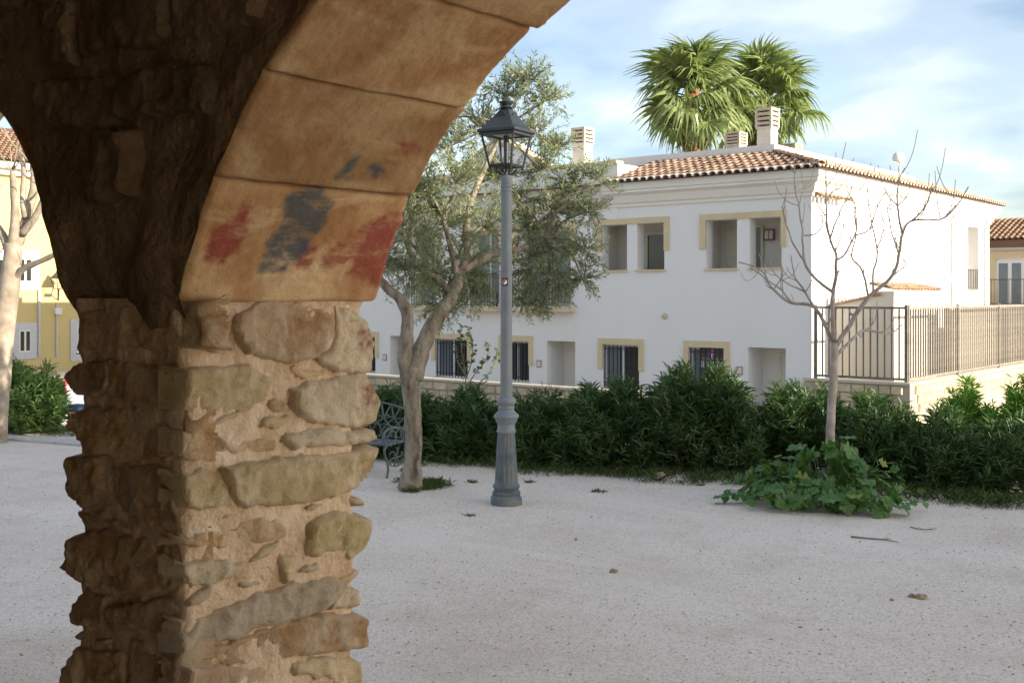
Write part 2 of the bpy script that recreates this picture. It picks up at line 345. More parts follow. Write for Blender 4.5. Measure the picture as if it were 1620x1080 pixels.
M['grass'] = foliage('grass', (0.07, 0.12, 0.035), (0.15, 0.20, 0.07), 2, 0.25, 0.6)
M['dry_grass'] = foliage('dry_grass', (0.16, 0.17, 0.07), (0.28, 0.25, 0.13), 2, 0.25, 0.7)
M['palm_leaf'] = foliage('palm_leaf', (0.16, 0.22, 0.085), (0.28, 0.35, 0.14), 1.2, 0.35, 0.4, (0.45, 0.43, 0.24))
m = foliage('mallow_leaf', (0.055, 0.135, 0.04), (0.10, 0.215, 0.055), 6, 0.3, 0.4, (0.16, 0.28, 0.07)); M['mallow'] = m
M['mallow_yellow'] = foliage('mallow_leaf_yellow', (0.16, 0.22, 0.04), (0.28, 0.28, 0.05), 6, 0.3, 0.45)
M['rock'] = simple('loose_rock', (0.34, 0.26, 0.17), 0.95, scale=20, bmp=0.6, bscale=60, var=0.3, rnd_amt=0.15)
M['pebble'] = simple('pebble', (0.46, 0.42, 0.37), 0.95, scale=25, spec=0.15, stops=[(0.3, (0.40, 0.34, 0.28)), (0.5, (0.58, 0.52, 0.46)), (0.7, (0.68, 0.64, 0.58))])
M['car_paint'] = simple('car_paint', (0.75, 0.76, 0.78), 0.25, var=0.02); M['car_glass'] = simple('car_glass', (0.02, 0.025, 0.03), 0.08)
M['tail_red'] = simple('tail_lamp_red', (0.42, 0.02, 0.03), 0.2, var=0.1); M['rubber'] = simple('rubber', (0.02, 0.02, 0.02), 0.8)
M['terracotta'] = simple('terracotta_bin', (0.52, 0.30, 0.15), 0.85, var=0.1, bmp=0.2); M['blue_bag'] = simple('blue_bag', (0.03, 0.05, 0.12), 0.5)
M['wood_floor'] = simple('floor_stone', (0.22, 0.185, 0.15), 0.9, bmp=0.3)
M['ceiling'] = simple('arcade_ceiling', (0.16, 0.115, 0.075), 0.95, var=0.1); M['inner_lime'] = simple('limewash', (0.24, 0.19, 0.14), 0.95, var=0.08)
M['wing_wall'] = white_wall('wing_wall', (0.55, 0.45, 0.32), (0.42, 0.33, 0.22))
M['sale_board'] = simple('sale_board', (0.085, 0.075, 0.055), 0.6, var=0.1); M['pink'] = simple('pink_print', (0.50, 0.10, 0.48), 0.6, var=0.1)
M['tile_red'] = simple('number_tile_border', (0.24, 0.13, 0.11), 0.6); M['tile_cream'] = simple('number_tile', (0.72, 0.66, 0.60), 0.5)
M['dish'] = simple('dish_paint', (0.72, 0.72, 0.70), 0.5, var=0.05)

# ------------------------------------------------------------------ ground
HY = -1.57                                           # level of the street before the houses
def hedge_y(x): return 10.2 + 0.25 * x
def gz(x, y):
    d = y - hedge_y(x); k = min(1, max(0, (d - 1.3) / 3.6)); k = k * k * (3 - 2 * k)
    return HY * k + 0.012 * mn.noise(Vector((x * 0.7, y * 0.7, 3.1))) * (1 - k)
xs = sorted(set(list(np.linspace(-900, -60, 22)) + list(np.linspace(-58, 20, 160)) + list(np.linspace(24, 900, 22))))
ys = sorted(set(list(np.linspace(-900, -12, 20)) + list(np.linspace(-10, 50, 150)) + list(np.linspace(55, 1500, 24))))
V = [(x, y, gz(x, y)) for x in xs for y in ys]; ny = len(ys)
Fq = [(i * ny + j, (i + 1) * ny + j, (i + 1) * ny + j + 1, i * ny + j + 1) for i in range(len(xs) - 1) for j in range(ny - 1)]
link('ground', np_mesh('ground', V, Fq), M['gravel'], smooth=True, kind='structure')
nx, nyy = 90, 26; V = []                               # street surface behind the hedge, up to the houses
for i in range(nx + 1):
    x = -75 + 83 * i / nx; y0 = max(hedge_y(x) + 2.0, -30)
    for j in range(nyy + 1):
        y = y0 + (22.66 - y0) * (j / nyy) ** 1.4; V.append((x, y, gz(x, y) + .012))
w = nyy + 1
link('street', np_mesh('street', V, [(i * w + j, (i + 1) * w + j, (i + 1) * w + j + 1, i * w + j + 1) for i in range(nx) for j in range(nyy)]), M['asphalt'], smooth=True, kind='structure')
# pebbles scattered in the gravel
n = 9000; t_ = rng.uniform(4.2, 11.0, n); px_ = rng.uniform(-150, 1800, n)
Vs = []; Fs = []
octv = np.array([[1, 0, 0], [-1, 0, 0], [0, 1, 0], [0, -1, 0], [0, 0, 1], [0, 0, -.6]]); octf = np.array([[0, 2, 4], [2, 1, 4], [1, 3, 4], [3, 0, 4], [2, 0, 5], [1, 2, 5], [3, 1, 5], [0, 3, 5]])
for k in range(n):
    a, b_ = ray(px_[k]); x, y = a * t_[k], b_ * t_[k]
    if y > hedge_y(x) + 0.2 or y < 2.4: continue
    r = 0.0028 + 0.006 * rng.random() ** 3
    Vs.append(octv * r * rng.uniform(0.6, 1.3, (6, 3)) * np.array([1, 1, 0.7]) + np.array([x, y, gz(x, y) + r * 0.15])); Fs.append(octf + 6 * (len(Vs) - 1))
link('pebbles', np_mesh('pebbles', np.concatenate(Vs), np.concatenate(Fs)), M['pebble'], label='small loose pebbles scattered over the pale gravel square', cat='pebbles', kind='stuff')

n = 420; t_ = rng.uniform(4.3, 10.5, n); px_ = rng.uniform(-150, 1750, n); a_ = np.stack([np.array(ray(p)) for p in px_]) * t_[:, None]
ok = (a_[:, 1] < 10.0 + .25 * a_[:, 0]) & (a_[:, 1] > 2.5); a_ = a_[ok]; n = len(a_)
Pl = np.concatenate([a_, np.full((n, 1), .014)], 1); Dl = np.concatenate([rng.normal(0, 1, (n, 2)), rng.normal(0, .1, (n, 1))], 1)
V, Fc = leaf_arrays(Pl, Dl, np.tile([0, 0, 1.], (n, 1)) + rng.normal(0, .3, (n, 3)), rng.uniform(.010, .034, n), rng.uniform(.004, .012, n), .2)
M['litter'] = simple('leaf_litter', (0.14, 0.10, 0.065), 0.9, var=0.4, scale=9)
link('leaf_litter', np_mesh('leaf_litter', V, Fc), M['litter'], label='dry brown leaf scraps strewn over the pale gravel', cat='leaf litter', kind='stuff')

# ------------------------------------------------------------------ the arcade in front of the camera
ACX, ACZ, AR = -1.05, 1.31, 1.19; PITCH = 2.76; SPR = 1.69
YN, YF = 1.474, 2.10
arc = thing('stone_arcade', 'rubble stone arcade with sandstone arches that frames the gravel square', 'arcade', (-2.43, 1.75, 0))
def arch_z(x):
    """underside of the nearest arch at x, or the springing level over a pillar"""
    k = round((x - ACX) / PITCH); dx_ = x - (ACX + k * PITCH)
    return max(SPR, ACZ + math.sqrt(max(0, AR * AR - dx_ * dx_))) if abs(dx_) < AR else SPR
# wall above the arches: rough inner face, outer face
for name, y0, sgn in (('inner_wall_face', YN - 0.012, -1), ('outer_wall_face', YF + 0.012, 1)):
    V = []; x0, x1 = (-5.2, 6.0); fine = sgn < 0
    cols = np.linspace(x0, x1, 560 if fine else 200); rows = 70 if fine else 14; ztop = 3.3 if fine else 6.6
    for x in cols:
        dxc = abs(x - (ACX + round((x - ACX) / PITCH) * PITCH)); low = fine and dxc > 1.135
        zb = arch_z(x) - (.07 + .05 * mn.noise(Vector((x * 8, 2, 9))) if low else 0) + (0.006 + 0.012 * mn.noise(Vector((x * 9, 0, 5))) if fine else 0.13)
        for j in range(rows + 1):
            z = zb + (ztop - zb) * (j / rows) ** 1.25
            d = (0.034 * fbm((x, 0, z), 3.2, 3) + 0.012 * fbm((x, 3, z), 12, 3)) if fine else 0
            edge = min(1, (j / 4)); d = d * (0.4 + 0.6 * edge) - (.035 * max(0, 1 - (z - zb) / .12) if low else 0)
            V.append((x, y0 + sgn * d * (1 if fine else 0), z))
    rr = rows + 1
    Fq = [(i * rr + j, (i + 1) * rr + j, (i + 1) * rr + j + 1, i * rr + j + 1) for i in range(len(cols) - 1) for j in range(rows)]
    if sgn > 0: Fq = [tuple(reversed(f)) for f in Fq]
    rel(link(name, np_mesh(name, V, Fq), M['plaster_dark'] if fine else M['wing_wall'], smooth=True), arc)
    if fine: inner_face = bpy.data.objects[name]
# paint marks, traced as outlines on the stones
PAINT = {'r': [[(322, 400), (338, 360), (372, 345), (384, 318), (396, 328), (392, 370), (372, 402), (352, 418), (320, 414)],
               [(505, 408), (560, 366), (618, 334), (640, 338), (640, 385), (618, 425), (600, 455), (588, 452), (572, 442), (545, 436), (560, 410), (532, 420), (512, 428)],
               [(470, 390), (505, 388), (500, 400), (470, 404), (500, 410), (490, 425), (465, 425)], [(628, 222), (660, 226), (672, 240), (640, 244)],
               [(566, 522), (584, 520), (592, 540), (580, 560), (566, 548)], [(572, 612), (592, 605), (600, 640), (580, 645)]],
         'b': [[(450, 308), (480, 300), (528, 314), (516, 350), (484, 400), (446, 432), (408, 432), (420, 390), (445, 350)], [(486, 300), (512, 292), (516, 306), (490, 312)],
               [(526, 282), (544, 262), (566, 242), (570, 252), (556, 268), (534, 286)], [(545, 278), (566, 279), (566, 284), (546, 284)], [(580, 262), (598, 260), (612, 274), (590, 284)]]}
def inside(p, poly):
    x, y = p; c = False; j = len(poly) - 1
    for i in range(len(poly)):
        if (poly[i][1] > y) != (poly[j][1] > y) and x < (poly[j][0] - poly[i][0]) * (y - poly[i][1]) / (poly[j][1] - poly[i][1]) + poly[i][0]: c = not c
        j = i
    return c
JIT = [(6 * math.cos(k * 2.4) * math.sqrt(k / 6), 5 * math.sin(k * 2.4) * math.sqrt(k / 6)) for k in range(7)]
def paint_attr(me):
    at = me.color_attributes.new('paint', 'FLOAT_COLOR', 'POINT'); data = np.zeros((len(me.vertices), 4), np.float32); data[:, 3] = 1
    for i, v in enumerate(me.vertices):
        q = proj(v.co); q = (q[0] + 5 * mn.noise(v.co * 60), q[1] + 4 * mn.noise(v.co * 60 + Vector((9, 0, 0))))
        for jx, jy in JIT:
            for ch, ps in ((0, PAINT['r']), (2, PAINT['b'])):
                for pol in ps:
                    if inside((q[0] + jx, q[1] + jy), pol): data[i, ch] += 1 / len(JIT); break
    at.data.foreach_set('color', data.ravel())
bounds = [162, 147.3, 134.0, 120.6, 106.5, 92.5, 79, 65, 51, 36, 18]
for k in (-1, 0, 1, 2):
    for i in range(len(bounds) - 1):
        a0, a1 = R(bounds[i]), R(bounds[i + 1]); vis = (k == 0 and i < 4)
        na, nyv = (64, 110) if vis else (8, 10)
        off = rnd.uniform(-0.006, 0.006); yo = rnd.uniform(-0.012, 0.012); seed = 10 * k + i; V = []; gap = 0.0035
        y0, y1 = YN - 0.004, YF + yo
        A0, A1 = a0 - gap / AR, a1 + gap / AR
        for ia in range(na + 1):
            th = A0 + (A1 - A0) * ia / na
            for iy in range(nyv + 1):
                y = y0 + (y1 - y0) * iy / nyv
                ea = min(ia, na - ia) / na * abs(a1 - a0) * AR; ey = min(iy, nyv - iy) / nyv * (y1 - y0)
                wn_ = 1 + (1.1 * mn.noise(Vector((y * 14, th * 9, seed))) if vis else 0); e = max(0, 1 - ea / (0.011 * max(.5, wn_))) ** 2 * 0.009 + max(0, 1 - ey / (0.018 * max(.5, wn_ * 1.3))) ** 2 * 0.013
                r = AR + off + e
                if vis:
                    q = Vector((th * AR, y, seed)); r += 0.004 * fbm(q, 6, 4) + 0.0018 * fbm(q, 40, 2)
                    y += (0.022 * fbm((th * 3, 0, seed), 7, 5)) * (1 if iy == nyv else 0)
                V.append((ACX + k * PITCH + r * math.cos(th), y, ACZ + r * math.sin(th)))
        w = nyv + 1
        Fq = [(ia * w + iy, ia * w + iy + 1, (ia + 1) * w + iy + 1, (ia + 1) * w + iy) for ia in range(na) for iy in range(nyv)]
        ring = [iy for iy in range(w)] + [ia * w + nyv for ia in range(1, na + 1)] + [na * w + iy for iy in range(nyv - 1, -1, -1)] + [ia * w for ia in range(na - 1, 0, -1)]
        o0 = len(V)
        for idx in ring:
            x, y, z = V[idx]; cx = ACX + k * PITCH; l = math.hypot(x - cx, z - ACZ); f_ = (AR + 0.24) / l
            V.append((cx + (x - cx) * f_, y + (.10 if y < YN + .05 else 0), ACZ + (z - ACZ) * f_))
        nr = len(ring)
        Fq += [(ring[j], o0 + j, o0 + (j + 1) % nr, ring[(j + 1) % nr]) for j in range(nr)]
        me = np_mesh('voussoir', V, Fq); me.flip_normals()
        ob = rel(link('voussoir', me, M['sandstone'], smooth=True), arc)
        if vis: paint_attr(me)
# pillar core (mortar), stones let into it
PX0, PX1, PY0, PY1 = -2.665, -2.205, 1.495, 2.015
def pillar_core(x0, x1, name):
    per = []
    step = 0.014; rc = 0.02
    def seg(a, b_):
        L = math.hypot(b_[0] - a[0], b_[1] - a[1]); n_ = max(2, int(L / step))
        return [(a[0] + (b_[0] - a[0]) * i / n_, a[1] + (b_[1] - a[1]) * i / n_) for i in range(n_)]
    cs = [(x0, PY0), (x1, PY0), (x1, PY1), (x0, PY1)]
    for i in range(4): per += seg(cs[i], cs[(i + 1) % 4])
    nz_ = 120; V = []; cx, cy = (x0 + x1) / 2, (PY0 + PY1) / 2
    for j in range(nz_ + 1):
        z = (SPR + 0.004) * j / nz_
        for (x, y) in per:
            d = 0.0 + 0.014 * fbm((x, y, z), 6, 4) + 0.009 * fbm((x, y, z), 26, 3)
            hx, hy = (x - cx), (y - cy); nrm = Vector((hx / (x1 - x0), hy / (PY1 - PY0), 0))
            if abs(nrm.x) > abs(nrm.y) * 1.04: nn = Vector((math.copysign(1, nrm.x), 0, 0))
            elif abs(nrm.y) > abs(nrm.x) * 1.04: nn = Vector((0, math.copysign(1, nrm.y), 0))
            else: nn = Vector((math.copysign(.7, nrm.x), math.copysign(.7, nrm.y), 0)); d -= 0.008
            fl = 0.055 * max(0, (z - 1.50) / 0.21) ** 2      # the core spreads to meet the arch feet
            V.append((x + nn.x * (d + fl * (0 if nn.x > 0 else .6)), y + nn.y * (d + fl * (1.1 if nn.y > 0 else 0.4)), z))
    w = len(per)
    Fq = [(j * w + i, j * w + (i + 1) % w, (j + 1) * w + (i + 1) % w, (j + 1) * w + i) for j in range(nz_) for i in range(w)]
    return rel(link(name, np_mesh(name, V, Fq), M['mortar'], smooth=True), arc)
pillar = pillar_core(PX0, PX1, 'pillar')
def slab_stone(poly, plane, off, mat_, h=0.022, parent=None, name='stone', seed=0, deep=0.07, rough=1.0, g=0.0075):
    """poly: outline in plane coordinates (u,z); plane 'X' = face of constant X looking to +X, 'Y' = face looking to -Y"""
    h *= .62; P0 = np.array(poly, float); P0 = P0.mean(0) + (P0 - P0.mean(0)) * (1.09 if plane == 'X' else 1.08)
    if plane == 'X': P0[:, 0] = np.clip(P0[:, 0], 1.482, 2.135)
    P1 = np.roll(P0, -1, 0); lo = P0.min(0) - 2.5 * g; hi = P0.max(0) + 2.5 * g
    nu, nv = [int(math.ceil((hi[i] - lo[i]) / g)) + 1 for i in (0, 1)]
    U, W = np.meshgrid(lo[0] + np.arange(nu) * g, lo[1] + np.arange(nv) * g, indexing='ij'); Q = np.stack([U, W], -1).reshape(-1, 2)
    jit = np.array([(mn.noise(Vector((q[0] * 28, q[1] * 28, seed))), mn.noise(Vector((q[0] * 28, q[1] * 28, seed + 40)))) for q in Q]) * .009 * rough
    T_ = Q + jit; e = P1 - P0; d = T_[:, None] - P0[None]; tt = np.clip((d * e).sum(-1) / (e * e).sum(-1), 0, 1); near = P0 + e * tt[..., None]
    dist = np.linalg.norm(T_[:, None] - near, axis=-1); sdf = dist.min(1)
    cond = (P0[None, :, 1] > T_[:, None, 1]) != (P1[None, :, 1] > T_[:, None, 1])
    with np.errstate(divide='ignore', invalid='ignore'): xi = e[:, 0] * (T_[:, None, 1] - P0[:, 1]) / e[:, 1] + P0[:, 0]
    ins = (np.sum(cond & (T_[:, :1] < xi), 1) % 2) == 1; sdf = np.where(ins, sdf, -sdf)
    rim_w = .011; k = np.clip(sdf / rim_w, 0, 1); edge = 1 - (1 - k) ** 2.2
    V = []; rnx, rnz = rnd.uniform(-.14, .14), rnd.uniform(-.14, .14); c = P0.mean(0)
    for i, q in enumerate(Q):
        j = Vector((q[0], q[1], seed * 3.7)); f_ = fbm(j, 8, 4); r_ = abs(fbm(j + Vector((5, 5, 0)), 12, 3)); fine = fbm(j, 38, 3); step = math.floor(3 * mn.noise(j * 9) + .5) / 3
        z = h * edge[i] * (1 + rough * (.5 * f_ - .8 * r_ + .55 * step)) + rough * .0042 * fine * k[i] + rough * .0028 * (1 - 2 * abs(mn.noise(j * 55))) * k[i] + ((q[0] - c[0]) * rnx + (q[1] - c[1]) * rnz) * k[i]
        if sdf[i] <= 0: z = max(-deep, -.012 + sdf[i] * 7)
        V.append((off + z, q[0], q[1]) if plane == 'X' else (q[0], off - z, q[1]))
    keep = sdf > -1.9 * g; idx = lambda a_, b_: a_ * nv + b_; Fq = []
    for a_ in range(nu - 1):
        for b_ in range(nv - 1):
            f4 = (idx(a_, b_), idx(a_ + 1, b_), idx(a_ + 1, b_ + 1), idx(a_, b_ + 1))
            if all(keep[x] for x in f4) and max(sdf[x] for x in f4) > -g: Fq.append(f4)
    used = sorted({x for f4 in Fq for x in f4}); mp_ = {x: i for i, x in enumerate(used)}
    me = bpy.data.meshes.new(name); me.from_pydata([V[x] for x in used], [], [tuple(mp_[x] for x in f4) for f4 in Fq]); me.update()
    at = me.color_attributes.new('rim', 'FLOAT_COLOR', 'POINT'); rv = np.ones((len(used), 4), np.float32); rv[:, :3] = np.where(sdf[used] > 0, np.clip(1 - sdf[used] / .03, 0, 1), .3)[:, None]; at.data.foreach_set('color', rv.ravel())
    ob = link(name, me, M[mat_], smooth=True); ob.parent = parent
    ob.matrix_parent_inverse = Matrix.Translation(arc.location).inverted() if parent is arc else Matrix.Identity(4)
    return me
def jamb(polypx): # outline on the picture -> (y,z) on the jamb plane
    r_ = []
    for px, py in polypx:
        y, t_ = onX(px, -2.185); r_.append((y, zat(py, t_)))
    return r_
def front(polypx):
    r_ = []
    for px, py in polypx:
        x, t_ = onY(px, 1.49); r_.append((x, zat(py, t_)))
    return r_
z6 = lambda L: [(260 + x / 3.375, 440 + y / 3.375) for x, y in L]
z7 = lambda L: [(240 + x / 3.176, 740 + y / 3.176) for x, y in L]
z1 = lambda L: [(80 + x / 1.6875, 440 + y / 1.6875) for x, y in L]
JAMB = [
 (z6([(430,200),(520,140),(650,110),(760,150),(860,170),(920,220),(930,300),(900,370),(830,410),(700,450),(560,430),(470,400),(420,340),(400,280)]), 'stone_brown', .024),
 (z6([(310,265),(340,250),(395,270),(400,310),(360,305)]), 'stone_brown', .014),
 (z6([(930,160),(1000,165),(1070,215),(1115,290),(1135,360),(1115,490),(1040,505),(930,490),(840,465),(815,420),(905,370),(935,300)]), 'stone_grey', .028),
 (z6([(90,490),(330,470),(460,460),(590,530),(560,640),(470,700),(330,720),(90,690)]), 'stone_green', .024),
 (z6([(700,600),(780,560),(900,540),(1080,515),(1150,630),(1155,760),(1050,795),(880,785),(760,750),(710,680)]), 'stone_grey', .026),
 (z6([(520,790),(570,740),(690,730),(680,780),(600,812)]), 'stone_green', .018),
 (z6([(95,830),(300,815),(350,880),(330,955),(100,955)]), 'stone_brown', .018),
 (z6([(680,830),(840,798),(1000,815),(1130,825),(1145,870),(1050,892),(870,905),(740,915),(670,880)]), 'stone_grey', .02),
 (z6([(355,885),(530,850),(630,880),(620,922),(450,945),(355,935)]), 'stone_brown', .014),
 (z6([(700,470),(830,480),(900,510),(780,545),(690,520)]), 'stone_brown', .012),
 ([(276,755),(330,740),(352,743),(366,770),(372,800),(330,807),(282,804)], 'stone_green', .026),
 ([(358,741),(430,727),(520,721),(597,711),(592,745),(567,772),(520,790),(450,798),(385,801),(372,770)], 'stone_green', .03),
 (z7([(410,310),(470,275),(560,258),(640,268),(690,310),(690,345),(600,372),(500,382),(440,340)]), 'stone_brown', .02),
 (z7([(130,372),(250,330),(380,330),(480,370),(420,398),(300,408),(130,404)]), 'stone_brown', .016),
 (z7([(795,410),(820,290),(880,240),(980,226),(1112,268),(1108,345),(1082,410),(1012,462),(950,420),(800,445)]), 'stone_green', .034),
 (z7([(145,500),(280,462),(480,472),(440,532),(360,582),(220,602),(150,550)]), 'stone_grey', .024),
 (z7([(655,440),(740,450),(742,560),(685,590),(660,520)]), 'stone_green', .02),
 (z7([(70,830),(200,780),(400,708),(540,648),(700,605),(900,556),(968,588),(930,650),(870,712),(760,765),(600,795),(450,852),(330,885),(200,915),(90,905)]), 'stone_grey', .034),
 (z7([(972,598),(1050,608),(1057,700),(895,718),(935,650)]), 'stone_grey', .026),
 (z7([(270,932),(430,892),(600,815),(700,778),(860,742),(1000,742),(1062,762),(1062,905),(900,935),(720,955),(550,975),(280,1003)]), 'stone_brown', .024),
 (z7([(720,985),(850,955),(1000,955),(1062,990),(1066,1100),(960,1110),(880,1060),(740,1050)]), 'stone_green', .024),
 (z7([(120,1030),(400,1000),(640,1010),(700,1090),(560,1160),(200,1170)]), 'stone_brown', .012),
 ([(300,1110),(420,1115),(565,1105),(570,1180),(440,1200),(290,1190)], 'stone_grey', .024), ([(290,1215),(400,1220),(400,1290),(300,1300)], 'stone_brown', .024),
 ([(420,1222),(560,1215),(565,1290),(430,1300)], 'stone_green', .024), ([(300,1320),(565,1310),(560,1400),(300,1410)], 'stone_grey', .026),
]
for i, (pl, mt, h) in enumerate(JAMB):
    me = slab_stone(jamb(pl), 'X', -2.205, mt, h, pillar, seed=i)
    if i in (2, 4): paint_attr(me)
DARK = [
 (z1([(205,70),(300,58),(385,70),(392,180),(300,190),(205,180)]), 'stone_brown', .022), (z1([(88,85),(165,75),(170,180),(95,195)]), 'stone_brown', .02),
 (z1([(42,250),(75,228),(160,215),(170,290),(120,318),(62,308)]), 'stone_brown', .03), (z1([(160,215),(330,240),(345,330),(250,345),(150,310)]), 'stone_brown', .024),
 (z1([(62,400),(80,352),(345,348),(345,480),(220,490),(120,468)]), 'stone_brown', .026), (z1([(45,480),(130,478),(150,560),(95,612),(42,575)]), 'stone_brown', .03),
 (z1([(165,500),(335,500),(335,655),(250,660),(180,600)]), 'stone_brown', .022), (z1([(38,770),(62,690),(175,672),(180,830),(90,812)]), 'stone_brown', .034),
 (z1([(185,690),(345,700),(345,820),(260,845),(185,835)]), 'stone_brown', .024), (z1([(52,870),(90,832),(150,850),(150,925),(60,925)]), 'stone_brown', .024),
 (z1([(165,870),(310,850),(340,900),(290,945),(170,940)]), 'stone_brown', .022), (z1([(32,1040),(80,985),(195,1000),(205,1110),(40,1120)]), 'stone_brown', .032),
 (z1([(215,965),(350,975),(345,1100),(215,1100)]), 'stone_brown', .024), (z1([(45,1140),(200,1130),(200,1220),(50,1230)]), 'stone_brown', .026), (z1([(215,1120),(345,1120),(345,1230),(215,1230)]), 'stone_grey', .024),
 (z1([(50,1250),(345,1250),(345,1380),(50,1390)]), 'stone_brown', .026),
]
for i, (pl, mt, h) in enumerate(DARK): slab_stone(front(pl), 'Y', 1.497, mt, h, pillar, seed=50 + i)
# small pinning stones pressed into the mortar joints
def blob(cx, cz, w, hh):
    a_ = rnd.uniform(-.35, .35)
    return [(cx + w * math.cos(q) * rnd.uniform(.75, 1.1) - hh * math.sin(q) * math.sin(a_), cz + hh * math.sin(q) * rnd.uniform(.75, 1.15) + w * math.cos(q) * math.sin(a_)) for q in np.linspace(0, 2 * math.pi, 8)[:-1]]
for pl_, lst, u0, u1, plane_, off_, cnt in ((jamb, JAMB, 1.52, 2.03, 'X', -2.205, 16), (front, DARK, -2.66, -2.22, 'Y', 1.497, 8)):
    done = [pl_(x[0]) for x in lst]; k = 0
    for _ in range(900):
        cx, cz, w, hh = rnd.uniform(u0, u1), rnd.uniform(.75, 1.66), rnd.uniform(.03, .07), rnd.uniform(.009, .018)
        if any(inside((cx + ox * w * 1.1, cz + oz * hh * 1.4), p) for p in done for ox in (-1, 0, 1) for oz in (-1, 0, 1)): continue
        b_ = blob(cx, cz, w, hh); done.append(blob(cx, cz, w * 1.3, hh * 1.4)); slab_stone(b_, plane_, off_, rnd.choice(['stone_brown', 'stone_green', 'stone_grey']), rnd.uniform(.014, .026), pillar, seed=200 + k, g=.005, rough=.6); k += 1
        if k >= cnt: break
# rubble showing through the worn render over the arches
k = 0; z = 1.60
while z < 3.15:
    ch = rnd.uniform(.11, .19); x = -4.9 - rnd.uniform(0, .2)
    while x < 0.4:
        w = rnd.uniform(.14, .36); hh = ch * rnd.uniform(.7, .98); zo = z + rnd.uniform(-.012, .012); j_ = lambda m: rnd.uniform(-m, m)
        pl = [(x + .01, zo + j_(.012)), (x + w * .35, zo + j_(.014)), (x + w * .7, zo + j_(.014)), (x + w - .012, zo + j_(.015)), (x + w + j_(.014), zo + hh * .5), (x + w - .02, zo + hh + j_(.016)), (x + w * .6, zo + hh + j_(.016)), (x + w * .3, zo + hh + j_(.016)), (x + .02, zo + hh + j_(.016)), (x + j_(.012), zo + hh * .5)]
        if all(q[1] > arch_z(q[0]) + .035 for q in pl) and rnd.random() < .86:
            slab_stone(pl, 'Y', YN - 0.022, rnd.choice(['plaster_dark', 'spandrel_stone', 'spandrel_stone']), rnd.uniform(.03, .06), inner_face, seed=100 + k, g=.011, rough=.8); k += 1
        x += w + rnd.uniform(.012, .04)
    z += ch + .02
# the arcade's other pillars, floor, ceiling, back wall and an added wing stand out of the frame; they make its shade
for kx in (-1, 1, 2, 3): pillar_core(PX0 + kx * PITCH, PX1 + kx * PITCH, 'pillar')
for nm, a, b_, mt in (('ceiling', (-5.2, -2.9, 3.28), (8.0, YN - 0.03, 3.45), 'ceiling'), ('back_wall', (-5.2, -3.2, 0), (8.0, -2.9, 6.6), 'inner_lime'),
                      ('end_wall', (-5.6, -3.2, 0), (-5.2, YF, 6.6), 'inner_lime'), ('roof', (-5.7, -3.4, 6.6), (8.0, 2.5, 6.8), 'tile_many')):
    rel(MB().box(a, b_).build(nm, M[mt]), arc)
MB().box((-5.2, -2.9, -0.2), (8.0, 1.3, 0.015)).build('arcade_floor', M['wood_floor'], kind='structure')
shade_slab = thing('added_shade_slab', 'unseen white building on high open arches that shades the square', 'blocker', (17, 4, 0))  # added unseen slab, sized to shade the square and let sun under
rel(MB().box((16.0, -12, 6.6), (17.5, 12.8, 10.5)).build('wall', M['white']), shade_slab); rel(MB().box((15.9, -12.1, 10.503), (17.6, 12.9, 10.7)).build('roof', M['tile_many']), shade_slab)
for yy in (-11.5, -6.7, -1.9, 7.7, 12.4): rel(MB().box((16.1, yy - .35, -.3), (17.4, yy + .35, 6.6)).build('pier', M['white']), shade_slab)

# ------------------------------------------------------------------ white terrace house
FY, RX = 22.7, -10.33
fx = lambda px: onY(px, FY)[0]
house = thing('white_house', 'white two-storey terraced house with sand window surrounds and tiled roof', 'house', (-14, 28, HY))
LX = -36.0
holes = []                                             # (x0,x1,z0,z1,depth,kind)
gw_top, gw_bot = 0.51, -0.56
GW = [(571, 594), (689, 740), (796, 837), (954, 1011), (1090, 1146)]
for a, b_ in GW: holes.append((fx(a), fx(b_), gw_bot, gw_top, 0.16, 'win'))
DR = [(617, 655), (865, 910), (1183, 1243)]
for a, b_ in DR: holes.append((fx(a), fx(b_), HY, 0.55, 0.75, 'door'))
UL = [(952, 992), (1008, 1051), (1117, 1166), (1186, 1236)]
for a, b_ in UL: holes.append((fx(a), fx(b_), 2.33, 3.44, 0.30, 'log'))
UB = [(652, 690), (744, 790), (820, 903)]
for a, b_ in UB: holes.append((fx(a), fx(b_), 1.42, 3.44, 0.30, 'bal'))
def wall_holes(x0, x1, z0, z1, holes, y):
    xs_ = sorted({x0, x1, *[h[0] for h in holes], *[h[1] for h in holes]}); zs_ = sorted({z0, z1, *[h[2] for h in holes], *[h[3] for h in holes]})
    mb = MB()
    for i in range(len(xs_) - 1):
        for j in range(len(zs_) - 1):
            mx_, mz_ = (xs_[i] + xs_[i + 1]) / 2, (zs_[j] + zs_[j + 1]) / 2
            if any(h[0] < mx_ < h[1] and h[2] < mz_ < h[3] for h in holes): continue
            mb.add([(xs_[i], y, zs_[j]), (xs_[i + 1], y, zs_[j]), (xs_[i + 1], y, zs_[j + 1]), (xs_[i], y, zs_[j + 1])], [(0, 1, 2, 3)])
    for (a, b_, c, d, dep, k) in holes:
        mb.add([(a, y, c), (a, y + dep, c), (a, y + dep, d), (a, y, d)], [(0, 1, 2, 3)]); mb.add([(b_, y, c), (b_, y + dep, c), (b_, y + dep, d), (b_, y, d)], [(3, 2, 1, 0)])
        mb.add([(a, y, d), (b_, y, d), (b_, y + dep, d), (a, y + dep, d)], [(3, 2, 1, 0)]); mb.add([(a, y, c), (b_, y, c), (b_, y + dep, c), (a, y + dep, c)], [(0, 1, 2, 3)])
    return mb
EZ = 4.42
rel(wall_holes(LX, RX, HY, 4.05, holes, FY).build('front_wall', M['white']), house)
